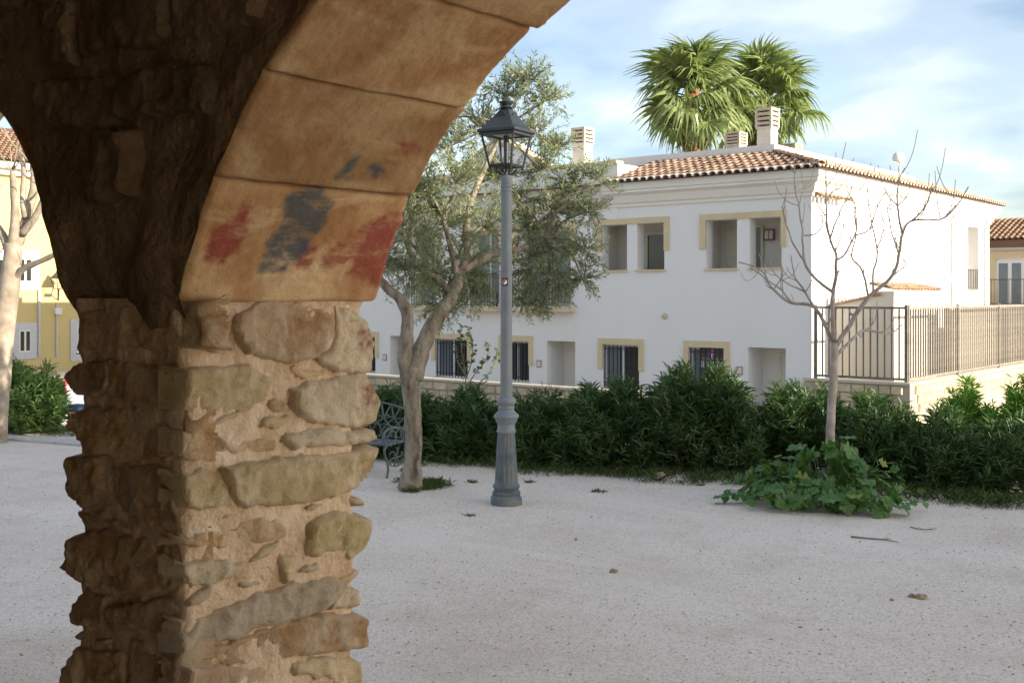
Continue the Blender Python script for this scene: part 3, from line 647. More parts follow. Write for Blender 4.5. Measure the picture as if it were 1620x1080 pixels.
# loggia rooms behind the upper openings
for a, b_ in ((fx(940), fx(1060)), (fx(1105), fx(1246))):
    mb = MB(); y0, y1, z0, z1 = FY + 0.30, FY + 1.05, 2.0, 3.6
    V = [(a, y0, z0), (b_, y0, z0), (b_, y1, z0), (a, y1, z0), (a, y0, z1), (b_, y0, z1), (b_, y1, z1), (a, y1, z1)]
    mb.add(V, [(0, 1, 2, 3), (7, 6, 5, 4), (2, 6, 7, 3), (0, 3, 7, 4), (1, 5, 6, 2)])
    mb.add([(a, y0, z0), (b_, y0, z0), (b_, y0, 2.33), (a, y0, 2.33)], [(0, 1, 2, 3)]); mb.add([(a, y0, 3.44), (b_, y0, 3.44), (b_, y0, z1), (a, y0, z1)], [(0, 1, 2, 3)])
    rel(mb.build('loggia', M['loggia']), house)
def fixed(x0, x1, z0, z1, y, fw=0.05, glass='glass', frame='white_frame', mull=True, nm='window'):
    f = MB()
    f.box((x0, y - .03, z0), (x0 + fw, y + .03, z1)); f.box((x1 - fw, y - .03, z0), (x1, y + .03, z1)); f.box((x0 + fw, y - .03, z1 - fw), (x1 - fw, y + .03, z1)); f.box((x0 + fw, y - .03, z0), (x1 - fw, y + .03, z0 + fw))
    if mull: f.box(((x0 + x1) / 2 - .03, y - .028, z0 + fw), ((x0 + x1) / 2 + .03, y + .028, z1 - fw))
    o = rel(f.build(nm, M[frame]), house)
    p = MB().add([(x0 + fw, y, z0 + fw), (x1 - fw, y, z0 + fw), (x1 - fw, y, z1 - fw), (x0 + fw, y, z1 - fw)], [(0, 1, 2, 3)]).build('pane', M[glass]); p.parent = o
    return o
yb = FY + 1.02
def bx(px): return onY(px, FY + 1.02)[0]
# loggia doors seen through the openings
fixed(bx(1020) , bx(1058), 2.0, 3.32, yb, 0.10, 'glass', 'cream_frame', False, 'loggia_door')
fixed(bx(1187), bx(1208), 2.0, 3.35, yb, 0.06, 'glass', 'cream_frame', False, 'loggia_door')
rel(MB().box((bx(1150), yb - .06, 2.0), (bx(1182), yb + .02, 3.30)).build('shutter', M['cream_frame']), house)
o = MB().box((bx(1210), yb - .05, 2.98), (bx(1226), yb - 0.0, 3.24)).build('number_tile', M['tile_red']); rel(o, house)
for q in (0, 1):
    a = bx(1211.5 + 7 * q); rel(MB().box((a, yb - .056, 3.02), (a + .085, yb - .052, 3.21)).build('tile_face', M['tile_cream']), house).parent = o
    COL.objects[-1].matrix_parent_inverse = Matrix.Identity(4)
# surrounds (upside-down U) and sills
def surround(x0, x1, ox0, ox1, top, otop, leg, nm='window_surround', y=FY):
    m_ = MB(); p = 0.035
    m_.box((ox0, y - p, top), (ox1, y + 0.01, otop)); m_.box((ox0, y - p, leg), (x0, y + 0.01, top)); m_.box((x1, y - p, leg), (ox1, y + 0.01, top))
    return rel(m_.build(nm, M['sand_trim']), house)
surround(fx(1117), fx(1236), fx(1107), fx(1244), 3.44, 3.58, 2.78); surround(fx(952), fx(1051), fx(942), fx(1059), 3.44, 3.58, 2.78)
for a, b_ in UB: surround(fx(a), fx(b_), fx(a) - .18, fx(b_) + .18, 3.44, 3.60, 2.6)
for a, b_ in UL: rel(MB().box((fx(a) - .03, FY - .06, 2.285), (fx(b_) + .03, FY + .25, 2.328)).build('sill', M['sand_trim']), house)
for i, (a, b_) in enumerate(GW):
    x0, x1 = fx(a), fx(b_); surround(x0, x1, x0 - .14, x1 + .14, gw_top, gw_top + .15, -0.1)
    rel(MB().box((x0 - .05, FY - .05, gw_bot - .05), (x1 + .05, FY + .15, gw_bot - .002)).build('sill', M['sand_trim']), house)
    w = fixed(x0, x1, gw_bot, gw_top, FY + .13)
    cm = MB()                                            # a pale curtain panel on the left pane
    cm.box((x0 + .055, FY + .118, gw_bot + .05), (x0 + (.40 if i in (1, 3) else .25) * (x1 - x0), FY + .127, gw_top - .05)); c_ = cm.build('curtain', M['glass_pale']); c_.parent = w
    nb = max(5, int((x1 - x0) / .12)); g = MB()
    g.box((x0, FY + .035, gw_bot + .12), (x1, FY + .047, gw_bot + .14)); gr = rel(g.build('window_grille', M['iron']), house)
    MB().box((x0, FY + .035, gw_top - .12), (x1, FY + .047, gw_top - .10)).build('cross_rail', M['iron'], gr)
    bar = None
    for q in range(nb + 1):
        X = x0 + .03 + (x1 - x0 - .06) * q / nb
        if bar is None: bar = MB().box((-.009, FY + .03, gw_bot + .02), (.009, FY + .052, gw_top - .02)).build('bar', M['iron'], gr); bar.location.x = X
        else: inst(bar, gr, Matrix.Translation((X, 0, 0)))
for a, b_ in DR:
    x0, x1 = fx(a), fx(b_); y = FY + .75
    o = rel(MB().box((x0 - .0, y - .02, HY), (x1 + .0, y + .05, .55)).build('porch_wall', M['loggia']), house)
    xm = x0 + (x1 - x0) * .52
    d = rel(MB().box((xm, y - .06, HY), (x1 - .02, y - .022, 0.33)).build('door', M['door']), house)
    f = MB(); f.box((xm - .06, y - .08, HY), (xm, y - .022, .39)); f.box((xm, y - .08, .33), (x1 - .02, y - .022, .39)); f.build('door_frame', M['cream_frame']).parent = d
    MB().box((xm + .05, y - .10, -.55), (xm + .10, y - .06, -.50)).build('handle', M['iron']).parent = d
def railing(x0, x1, z0, z1, y, nm='balcony_railing', parent=None):
    g = MB(); g.box((x0, y - .015, z1 - .03), (x1, y + .015, z1)); g.box((x0, y - .012, z0 + .03), (x1, y + .012, z0 + .055))
    r_ = rel(g.build(nm, M['rail']), parent or house); nb = int((x1 - x0) / .10); b0 = None
    for q in range(nb + 1):
        X = x0 + .01 + (x1 - x0 - .02) * q / nb
        if b0 is None: b0 = MB().box((-.007, y - .007, z0 + .05), (.007, y + .007, z1 - .028)).build('bar', M['rail'], r_); b0.location.x = X
        else: inst(b0, r_, Matrix.Translation((X, 0, 0)))
for a, b_ in UB:
    x0, x1 = fx(a), fx(b_)
    fixed(x0 + .002, x1 - .002, 1.42, 3.438, FY + .28, .08, 'glass_pale', 'cream_frame')
    rel(MB().box((x0 - .12, FY - .28, 1.30), (x1 + .12, FY + .02, 1.415)).build('balcony_slab', M['sand_trim']), house); railing(x0 - .1, x1 + .1, 1.42, 2.30, FY - .24)
# small wall vents and number plates on the front
for px, py in ((1052, 500), (851, 497)):
    X, t_ = onY(px, FY); z = zat(py, t_); m_ = MB()
    m_.lathe([(.06, 0), (.075, .01), (.06, .05), (.02, .07)], (0, 0, 0), 12); o = m_.build('vent_hood', M['chimney_slab'], smooth=True); o.rotation_euler = (R(90), 0, 0); o.location = (X, FY, z); rel(o, house)
for px, py in ((609, 565), (853, 575), (1170, 586)):
    X, t_ = onY(px, FY); z = zat(py, t_)
    o = rel(MB().box((X - .075, FY - .02, z - .09), (X + .075, FY, z + .09)).build('number_plate', M['tile_red']), house)
    for q in (-1, 0, 1): MB().box((X + q * .044 - .017, FY - .024, z - .07), (X + q * .044 + .017, FY - .0205, z + .07)).build('tile_face', M['tile_cream']).parent = o
# right (sunlit) side wall with the recess near its far end
SYE = onX(1565, RX)[0]; ra, rb = onX(1531, RX)[0], onX(1548, RX)[0]
mb = MB()
for (ya, yb2, za, zb) in ((FY, ra, HY, 4.05), (rb, SYE, HY, 4.05), (ra, rb, HY, 1.85), (ra, rb, 3.72, 4.05)):
    mb.add([(RX, ya, za), (RX, yb2, za), (RX, yb2, zb), (RX, ya, zb)], [(0, 1, 2, 3)])
for yy in (ra, rb): mb.add([(RX, yy, 1.85), (RX - 1.2, yy, 1.85), (RX - 1.2, yy, 3.72), (RX, yy, 3.72)], [(0, 1, 2, 3)])
mb.add([(RX, ra, 1.85), (RX, rb, 1.85), (RX - 1.2, rb, 1.85), (RX - 1.2, ra, 1.85)], [(0, 1, 2, 3)]); mb.add([(RX, ra, 3.72), (RX, rb, 3.72), (RX - 1.2, rb, 3.72), (RX - 1.2, ra, 3.72)], [(0, 1, 2, 3)])
mb.add([(RX - 1.2, ra, 1.85), (RX - 1.2, rb, 1.85), (RX - 1.2, rb, 3.72), (RX - 1.2, ra, 3.72)], [(0, 1, 2, 3)])
mb.add([(RX, SYE, HY), (LX, SYE, HY), (LX, SYE, 4.05), (RX, SYE, 4.05)], [(0, 1, 2, 3)]); mb.add([(LX, FY, HY), (LX, SYE, HY), (LX, SYE, 4.05), (LX, FY, 4.05)], [(0, 1, 2, 3)])
rel(mb.build('side_wall', M['white']), house)
g = MB(); y_a, y_b = ra + .02, rb - .02
for zz in (1.90, 2.45): g.box((RX - .05, y_a, zz), (RX - .02, y_b, zz + .03))
gr = rel(g.build('recess_railing', M['rail']), house); b0 = None
for q in range(7):
    Y = y_a + (y_b - y_a) * q / 6
    if b0 is None: b0 = MB().box((RX - .045, -.008, 1.92), (RX - .025, .008, 2.46)).build('bar', M['rail'], gr); b0.location.y = Y
    else: inst(b0, gr, Matrix.Translation((0, Y, 0)))
for px in (1505, 1557):
    Y = onX(px, RX)[0]; rel(MB().tube([(RX + .05, Y, HY), (RX + .05, Y, 3.7), (RX + .12, Y, 3.95)], .045, 8).build('downpipe', M['white_frame'], smooth=True), house)
Y, t_ = onX(1500, RX); rel(MB().box((RX, Y - .12, zat(446, t_)), (RX + .08, Y + .12, zat(434, t_))).build('meter_box', M['white_frame']), house)
# stepped cornice, swept along front, side (one closed profile mitred at the corner)
GABX0, GABX1 = fx(690), fx(962)
prof = [(0.0, 3.86), (0.05, 3.86), (0.05, 3.93), (0.10, 3.95), (0.13, 4.02), (0.17, 4.12), (0.27, 4.18), (0.27, 4.23), (0.31, 4.25), (0.31, 4.42), (0.0, 4.42)]
def cornice(path, nm='cornice'):
    rings = []
    for (x, y, nx_, ny_) in path: rings.append([(x + nx_ * p[0], y + ny_ * p[0], p[1]) for p in prof])
    return rel(MB().loft(rings).build(nm, M['cornice']), house)
cornice([(GABX1, FY, 0, -1), (RX, FY, 1, -1), (RX, SYE, 1, 0.6)])
cornice([(LX, FY, 0, -1), (GABX0, FY, 0, -1)])
# tiled apron roof: front slope tiles one by one, side slope joined
INS = 2.2; RZ = 5.12; EV = 0.42
rf = MB()
def quad(a, b_, c, d): rf.add([a, b_, c, d], [(0, 1, 2, 3)])
ex, ey = RX + EV, FY - EV; tx_, ty_ = RX - INS + 0.4, FY + INS - 0.4
quad((GABX1, ey, EZ), (ex, ey, EZ), (tx_, ty_, RZ), (GABX1, ty_, RZ)); quad((ex, ey, EZ), (ex, SYE + .3, EZ), (tx_, SYE - 1.5, RZ), (tx_, ty_, RZ))
quad((LX, ey, EZ), (GABX0, ey, EZ), (GABX0, ty_, RZ), (LX, ty_, RZ)); quad((ex, SYE + .3, EZ), (LX, SYE + .3, EZ), (LX, SYE - 1.5, RZ), (tx_, SYE - 1.5, RZ))
quad((LX, ey, EZ - .005), (LX, SYE + .3, EZ - .005), (ex, SYE + .3, EZ - .005), (ex, ey, EZ - .005))
quad((LX, ty_, RZ - .01), (tx_, ty_, RZ - .01), (tx_, SYE - 1.5, RZ - .01), (LX, SYE - 1.5, RZ - .01))
roof = rel(rf.build('roof', M['tile_gap']), house)
def tile_arrays(L=0.36, r0=0.088, r1=0.070, th=0.014, n=6):
    V = []; 
    for (y, r) in ((0, r0), (L, r1)):
        for rr in (r, r - th):
            for k in range(n + 1):
                w = math.pi * k / n; V.append((rr * math.cos(w), y, rr * math.sin(w) * 0.85))
    m = n + 1; Fc = []
    for k in range(n):
        Fc += [(k, k + 1, 2 * m + k + 1, 2 * m + k), (m + k + 1, m + k, 3 * m + k, 3 * m + k + 1), (k + 1, k, m + k, m + k + 1), (2 * m + k, 2 * m + k + 1, 3 * m + k + 1, 3 * m + k)]
    Fc += [(0, 2 * m, 3 * m, m), (n, m + n, 3 * m + n, 2 * m + n)]
    return V, Fc
TV, TF = tile_arrays()
tile_me = bpy.data.meshes.new('tile'); tile_me.from_pydata(TV, [], TF); tile_me.materials.append(M['tile']); tile_me.polygons.foreach_set('use_smooth', [True] * len(tile_me.polygons)); tile_me.update()
sl_len = math.hypot(ty_ - ey, RZ - EZ); ang = math.atan2(RZ - EZ, ty_ - ey); first = None
pit = 0.205; ncol = int((ex - GABX1) / pit); nrow = 7; ex_ = sl_len / nrow
mort = MB()
for c in range(ncol):
    X = ex - .12 - c * pit
    ymax = sl_len if X < tx_ else sl_len * max(0.0, (ex - X) / (ex - tx_))
    for r_ in range(nrow):
        s0 = r_ * ex_ - .03
        if s0 > ymax - .1: break
        Mx = Matrix.Translation((X + rnd.uniform(-.008, .008), ey + s0 * math.cos(ang), EZ + s0 * math.sin(ang) + .012 + rnd.uniform(0, .008))) @ Matrix.Rotation(ang - 0.035, 4, 'X') @ Matrix.Rotation(rnd.uniform(-.03, .03), 4, 'Z')
        if first is None: first = link('tile', tile_me, None); first.parent = roof; first.matrix_local = Mx
        else: inst(first, roof, Mx)
    # white mortar closing the eave end of each row of tiles
    V = [(X + .102 * math.cos(math.pi * k / 8), ey - .032, EZ + .012 + .088 * math.sin(math.pi * k / 8)) for k in range(9)] + [(X + .074 * math.cos(math.pi * k / 8), ey - .034, EZ + .008 + .062 * math.sin(math.pi * k / 8)) for k in range(9)]
    mort.add(V, [(k, k + 1, 9 + k + 1, 9 + k) for k in range(8)])
    mort.add([(p[0], p[1] + .07, p[2]) for p in V[:9]] + V[:9], [(k, k + 1, 10 + k, 9 + k) for k in range(8)])
tv = np.array(TV)
def tile_field(rows, nm, parent=None, mat_='tile_many', mort=None):
    """rows: list of (origin, along-slope unit vector, count, side vector)"""
    Vs = []; Fs = []; fa = []
    for (o_, up, side, cnt, step) in rows:
        nrm = np.cross(side, up)
        for k in range(cnt):
            b0_ = np.array(o_) + np.array(up) * k * step + nrm * rnd.uniform(0, .008)
            u2 = unit(np.array(up) - nrm * 0.03)
            Vs.append(b0_ + tv[:, :1] * np.array(side) + tv[:, 1:2] * u2 + tv[:, 2:] * nrm)
            off_ = len(tv) * (len(Vs) - 1); fa += [tuple(i + off_ for i in f) for f in TF]
    me = bpy.data.meshes.new(nm); me.from_pydata(np.concatenate(Vs).tolist(), [], fa); me.update(); me.polygons.foreach_set('use_smooth', [True] * len(me.polygons))
    o = link(nm, me, M[mat_], kind='stuff'); o.parent = parent; return o
rows = []; k = 0
up = unit(np.array([-(ex - tx_), 0, RZ - EZ]))
Y = ey + .12
while Y < SYE + .25:
    m_ = sl_len if Y > ty_ else sl_len * (Y - ey) / (ty_ - ey)
    rows.append(((ex + .03, Y, EZ + .012), up, np.array([0, 1., 0]), max(1, int(m_ / .30)), .30))
    V = [(ex + .034, Y + .102 * math.cos(math.pi * q / 8), EZ + .012 + .088 * math.sin(math.pi * q / 8)) for q in range(9)] + [(ex + .036, Y + .07 * math.cos(math.pi * q / 8), EZ + .008 + .058 * math.sin(math.pi * q / 8)) for q in range(9)]
    mort.add(V, [(q, q + 1, 9 + q + 1, 9 + q) for q in range(8)]); Y += pit
X = LX + .1
while X < GABX0:
    rows.append(((X, ey - .03, EZ + .012), unit(np.array([0, ty_ - ey, RZ - EZ])), np.array([1., 0, 0]), 6, .3)); X += pit
tile_field(rows, 'tile_rows', roof)
mort.build('tile_mortar', M['tile_mortar'], roof)
hip = []; a, b_ = np.array([ex, ey, EZ + .06]), np.array([tx_, ty_, RZ + .05]); L = np.linalg.norm(b_ - a); u = (b_ - a) / L; sd_ = unit(np.cross(u, [0, 0, 1.]))
tile_field([(a, u, sd_, int(L / .3), .3)], 'hip_tiles', roof)
# parapet band above the apron
pp = MB()
pp.box((GABX1 - 1.2, ty_ - .02, RZ - .04), (tx_ + .05, ty_ + .14, RZ + .20)); pp.box((tx_ - .11, ty_ + .14, RZ - .04), (tx_ + .05, SYE - 1.4, RZ + .20))
pp.box((LX, ty_ - .02, RZ - .04), (GABX0, ty_ + .14, RZ + .20))
rel(pp.build('roof_parapet', M['parapet']), house)
# gabled bay with the round medallion
gx0, gx1 = GABX0, GABX1; gm = fx(790)
def gz_(px, py): return zat(py, onY(px, FY)[1])
ZL = gz_(940, 262); ZT = gz_(790, 222)
yg = FY - .02
outl = [(gx0, 3.55), (gx1 + .3, 3.55), (gx1 + .3, ZL), (fx(900), ZL), (fx(870), ZL + .02), (gm + .1, ZT), (gm - .1, ZT), (fx(715), ZL + .02), (gx0, ZL)]
g = MB(); n_ = len(outl)
g.add([(x, yg, z) for x, z in outl] + [(x, yg + .9, z) for x, z in outl], [tuple(range(n_)), tuple(reversed(range(n_, 2 * n_)))] + [(i, n_ + i, n_ + (i + 1) % n_, (i + 1) % n_) for i in range(n_)])
gab = rel(g.build('gable', M['white']), house)
cp = MB()
for (xa, za), (xb, zb) in zip(outl[2:], outl[3:]):
    cp.loft([[(x, yg - .07, z), (x, yg + .25, z), (x, yg + .25, z + .07), (x, yg - .07, z + .07)] for x, z in ((xa, za + .003), (xb, zb + .003))])
cp.build('gable_coping', M['sand_trim'], gab); COL.objects[-1].matrix_parent_inverse = Matrix.Identity(4)
X, t_ = onY(782, FY); z = zat(272, t_)
m_ = MB(); m_.lathe([(.29, 0), (.29, .05), (.25, .06), (.24, .04), (.10, .04), (.07, .06)], (0, 0, 0), 32)
o = m_.build('medallion', M['sand_trim'], smooth=False); o.rotation_euler = (R(90), 0, 0); o.location = (X, yg, z); rel(o, house)
bd = MB(); bd.box((gx0, yg - .10, gz_(850, 334)), (gx1, yg, gz_(850, 327))); rel(bd.build('string_course', M['sand_trim']), house)
# little tiled drip roof under the cornice at the corner
o_rows = []; Y = FY + .12
while Y < FY + 1.5: o_rows.append(((RX + .36, Y, 3.80), unit(np.array([-1., 0, .3])), np.array([0, 1., 0]), 1, .3)); Y += .2
o = tile_field(o_rows, 'drip_tiles', None); rel(o, house)
# chimneys
def chimney(pxa, pxb, ytop, ybot, depth, frac=0.55, nm='chimney', ground=None):
    ca = P((pxa + pxb) / 2, ytop, depth); w = (pxb - pxa) / F * depth / 1.40; zt = ca.z; zb = zat(ybot, depth) - .5
    sh = zt - (zat(ybot, depth))
    zs = zt - sh * (1 - frac)
    ch = MB(); ch.box((ca.x - w * .42, ca.y - w * .42, zb), (ca.x + w * .42, ca.y + w * .42, zs)); ch.box((ca.x - w * .47, ca.y - w * .47, zs + .001), (ca.x + w * .47, ca.y + w * .47, zs + .05))
    o = rel(ch.build(nm, M['chimney']), house); ns = 4; st = (zt - zs - .05) / ns
    cr = MB(); cr.box((ca.x - w * .30, ca.y - w * .30, zs + .05), (ca.x + w * .30, ca.y + w * .30, zt - .02)); c_ = cr.build('flue', M['rail']); c_.parent = o
    for k in range(ns):
        z0 = zs + .05 + st * k + st * .38; s_ = MB(); s_.box((ca.x - w * .5, ca.y - w * .5, z0), (ca.x + w * .5, ca.y + w * .5, z0 + st * .6)); s_.build('slab', M['chimney_slab']).parent = o
        if k < ns - 0:
            q = MB()
            for sx in (-1, 1):
                for sy in (-1, 1): q.box((ca.x + sx * w * .44 - w * .06, ca.y + sy * w * .44 - w * .06, z0 - st * .38), (ca.x + sx * w * .44 + w * .06, ca.y + sy * w * .44 + w * .06, z0 - .001))
            q.build('spacer', M['chimney']).parent = o
chimney(1194, 1234, 172, 232, 27.2, .45); chimney(1146, 1183, 210, 236, 31, .15); chimney(1235, 1270, 228, 244, 31, .1); chimney(903, 940, 203, 258, 29.2, .50)

# ------------------------------------------------------------------ satellite dish, sale board, wall lantern
c0 = P(1422, 250, 31.0); dsh = thing('satellite_dish', 'small round white satellite dish on a thin mast above the tiled roof', 'satellite dish', (c0.x, c0.y, RZ))
m_ = MB(); m_.lathe([(.175, .0), (.165, -.03), (.12, -.055), (.06, -.07), (.02, -.075)], (0, 0, 0), 24)
o = m_.build('reflector', M['dish'], smooth=True); o.rotation_euler = (R(82), 0, R(25)); o.location = (0, 0, c0.z - RZ); o.parent = dsh
MB().tube([(0, .08, -.1), (0, .08, c0.z - RZ)], .025, 8).build('mast', M['dish'], dsh); MB().tube([(0.0, -.02, c0.z - RZ - .16), (-.05, -.25, c0.z - RZ - .12)], .012, 6).build('receiver_arm', M['dish'], dsh)
a, b_ = fx(1105), fx(1143); sgn_ = thing('for_sale_board', 'dark board with a pink tree and white SE VENDE behind window bars', 'sign', ((a + b_) / 2, FY + .075, -.4))
zc = gz_(1120, 568); hb = .62
MB().box((-(b_ - a) / 2, -.006, zc - .38 + .4), ((b_ - a) / 2, .006, zc + .26 + .4)).build('board', M['sale_board'], sgn_)
def text_mesh(s_, size, m, parent, loc, rot=(R(90), 0, 0), ext=0.001):
    cu = bpy.data.curves.new('t', 'FONT'); cu.body = s_; cu.size = size; cu.align_x = 'CENTER'; cu.align_y = 'CENTER'; cu.extrude = ext; cu.resolution_u = 2
    to = bpy.data.objects.new('t', cu); COL.objects.link(to); me = bpy.data.meshes.new_from_object(to); bpy.data.objects.remove(to)
    o = link('lettering', me, m, parent); o.rotation_euler = rot; o.location = loc; return o
text_mesh('SE VENDE', .155, M['white_print'], sgn_, (0, -.0085, zc - .13 + .4)).scale = (.92, 1.25, 1)
m_ = MB()
for (ox, oz, r_) in ((0, .16, .065), (-.06, .13, .045), (.06, .13, .045), (.0, .19, .04), (.035, .175, .04), (-.04, .17, .035)):
    oo = len(m_.v); m_.add([(ox + r_ * math.cos(q), -.0075 - .0004 * oo / 10, zc + .4 + oz + r_ * math.sin(q)) for q in np.linspace(0, 2 * math.pi, 11)[:-1]], [tuple(range(10))])
m_.build('pink_tree', M['pink'], sgn_); MB().box((-.01, -.0095, zc + .03 + .4), (.012, -.0065, zc + .12 + .4)).build('tree_stem', M['white_print'], sgn_)
mm = MB()
for q in range(12): mm.box((-.26 + q * .044, -.0085, zc + .0 + .4), (-.235 + q * .044, -.0065, zc + .018 + .4))
mm.build('fine_print', M['coping'], sgn_)
def wall_lantern(nm, label, base, out_v, drop, s_=1.0):
    L_ = thing(nm, label, 'wall lamp', base); ov = Vector(out_v)
    MB().tube([(0, 0, -.25 * s_), (0, 0, .12 * s_)], .025 * s_, 8).build('wall_plate', M['lantern'], L_)
    MB().tube([Vector((0, 0, -.2 * s_)), ov * .3 + Vector((0, 0, -.16 * s_)), ov * .7 + Vector((0, 0, .02 * s_)), ov + Vector((0, 0, 0))], .016 * s_, 6).build('bracket', M['lantern'], L_)
    c = ov + Vector((0, 0, drop)); q = MB()
    def sq(h, z): return [(c.x - h, c.y - h, c.z + z), (c.x + h, c.y - h, c.z + z), (c.x + h, c.y + h, c.z + z), (c.x - h, c.y + h, c.z + z)]
    q.loft([sq(.19 * s_, .28 * s_), sq(.17 * s_, .32 * s_), sq(.07 * s_, .46 * s_), sq(.05 * s_, .54 * s_)]); q.build('lamp_roof', M['lantern'], L_)
    q = MB()
    for sx in (-1, 1):
        for sy in (-1, 1): q.tube([(c.x + sx * .10 * s_, c.y + sy * .10 * s_, c.z), (c.x + sx * .17 * s_, c.y + sy * .17 * s_, c.z + .28 * s_)], .012 * s_, 5)
    q.loft([sq(.11 * s_, -.02 * s_), sq(.11 * s_, .0)]); q.build('lamp_cage', M['lantern'], L_)
X, t_ = onY(786, FY)
wall_lantern('wall_lantern', 'dark iron lantern on a bracket fixed to the white house wall', (X, FY, zat(470, t_)), (-.35, -.45, .12), .12, 1.1)
# low block wall in front of the houses (far side of the street)
def block_wall(nm, label, p0, p1, ztop, zbot, bh=.19, cat='wall', blocks=True, px_lim=None, th=.22):
    p0 = Vector(p0); p1 = Vector(p1); d = (p1 - p0); L = d.length; d.normalize(); nrm = Vector((d.y, -d.x, 0))
    W = thing(nm, label, cat, (p0.x, p0.y, zbot)); W.rotation_euler.z = math.atan2(d.y, d.x); H = ztop - zbot
    MB().box((0, .02, 0), (L, th, H - .05)).build('wall_core', M['block_joint'], W); MB().box((-.02, -.03, H - .05), (L + .02, th + .03, H)).build('coping', M['coping'], W)
    rows_ = int((H - .06) / bh); src = None; meshes = []
    for v in range(6):
        w = [.24, .3, .36, .42, .28, .5][v]; e = .012; hh = bh - .018
        V = [(0, .03, 0), (w, .03, 0), (w, .03, hh), (0, .03, hh), (0, 0, 0), (w, 0, 0), (w, 0, hh), (0, 0, hh), (e * 2, -.02 - rnd.uniform(0, .012), e), (w - e * 2, -.02 - rnd.uniform(0, .012), e * 1.3), (w - e * 2, -.02 - rnd.uniform(0, .012), hh - e), (e, -.02 - rnd.uniform(0, .012), hh - e * 1.5)]
        Fc = [(0, 1, 5, 4), (1, 2, 6, 5), (2, 3, 7, 6), (3, 0, 4, 7), (4, 5, 9, 8), (5, 6, 10, 9), (6, 7, 11, 10), (7, 4, 8, 11), (8, 9, 10, 11)]
        me = bpy.data.meshes.new('block'); me.from_pydata(V, [], Fc); me.update(); me.materials.append(M['block']); meshes.append((me, w))
    for r_ in range(rows_):
        x = -rnd.uniform(0, .2) ; z = H - .06 - (r_ + 1) * bh
        while x < L:
            me, w = rnd.choice(meshes)
            if x >= 0 and x + w <= L and z > (H - 0.75):
                o = bpy.data.objects.new('block', me); COL.objects.link(o); o.parent = W; o.location = (x, 0, z)
            x += w + .014
    return W
block_wall('street_wall', 'low pale block wall below the barred windows of the white house', (onY(560, 19.0)[0], 19.0), (onY(1010, 19.0)[0], 19.0), -.235, HY)
# fence on its stone base beside the house
FXR = onY(1434, FY)[0]; FE = 35.2
block_wall('fence_base_wall', 'stone base under the short fence run against the house corner', (RX - .12, FY - .10), (FXR + .1, FY - .10), -.07, HY - .05)
block_wall('fence_base_wall', 'sunlit stone base under the long fence run beside the yard', (FXR + .1, FY + .16), (FXR + .1, FE), -.075, HY - .05)
M['fence_sunlit_rust'] = simple('fence_sunlit_rust', (0.26, 0.2, 0.15), 0.7, scale=8, stops=[(0.35, (0.17, 0.16, 0.145)), (0.6, (0.26, 0.235, 0.20)), (0.75, (0.33, 0.22, 0.13))])  # paler copy of the fence paint with sunlight put into it, plus rust
def fence(label, p0, p1, npan, sp, fm='fence', bw=.014):
    p0 = Vector(p0); p1 = Vector(p1); d = p1 - p0; L = d.length; Fn = thing('metal_fence', label, 'fence', (p0.x, p0.y, -.07)); Fn.rotation_euler.z = math.atan2(d.y, d.x); H = 1.56
    post = None; bar = None; nb = int(L / npan / sp)
    for k in range(npan + 1):
        x = L * k / npan
        if post is None: post = MB().box((-.03, -.03, 0), (.03, .03, H + .02)).build('post', M[fm], Fn)
        else: inst(post, Fn, Matrix.Translation((x, 0, 0)))
        if k < npan:
            w = L / npan
            for z in (.04, H - .06): MB().box((x + .031, -.02, z), (x + w - .031, .02, z + .045)).build('rail', M[fm], Fn)
            for q in range(1, nb):
                Mx = Matrix.Translation((x + w * q / nb, 0, 0))
                if bar is None: bar = MB().box((-bw, -bw, .087), (bw, bw, H - .062)).build('bar', M[fm], Fn); bar.matrix_local = Mx
                else: inst(bar, Fn, Mx)
fence('short run of dark bar fence from the white house corner', (RX + .1, FY, 0), (FXR, FY, 0), 1, .14)
fence('long run of rusty bar fence along the sunlit yard', (FXR, FY + .1, 0), (FXR, FE, 0), 4, .145, 'fence_sunlit_rust', .015)
# yard annexe with tiled coping
an = thing('yard_annexe', 'low cream yard annexe with tile coping behind the bar fence', 'annexe', (-9.6, 25, HY))
ax1 = -8.87; ay0, ay1 = 23.6, 26.3
g = MB(); V = [(RX + .01, ay0, HY), (ax1, ay0, HY), (ax1, ay0, 1.68), (ax1 - .25, ay0, 1.72), (RX + .01, ay0, 1.46)]
g.add(V + [(x, ay1, z) for x, y, z in V], [(0, 1, 2, 3, 4), (9, 8, 7, 6, 5), (1, 6, 7, 2), (2, 7, 8, 3), (3, 8, 9, 4)]); rel(g.build('wall', M['yard_cream']), an); rel(MB().box((ax1 - .5, ay0 + .01, 1.5), (ax1 + .003, ay1, 1.80)).build('pier', M['yard_cream']), an); rel(MB().box((FXR - .42, ay1 + .002, HY), (FXR - .30, FE, 1.44)).build('yard_wall', M['yard_cream']), an)
rr_ = []; Y = ay0 + .05
while Y < ay1: rr_.append(((ax1 + .08, Y, 1.815), unit(np.array([-1., 0, .22])), np.array([0, 1., 0]), 2, .28)); Y += .2
rel(tile_field(rr_, 'coping_tiles'), an)
g = MB(); g.loft([[(RX + .02, y, z), (RX + .02, y2, z), (RX + .02, y2, z + .05), (RX + .02, y, z + .05)] for y, y2, z in [(ay0 - .05, ay0 + .2, 1.465)]] + [[(ax1 - .25, ay0 - .05, 1.725), (ax1 - .25, ay0 + .2, 1.725), (ax1 - .25, ay0 + .2, 1.775), (ax1 - .25, ay0 - .05, 1.775)]]); rel(g.build('sloped_coping', M['tile_many']), an)

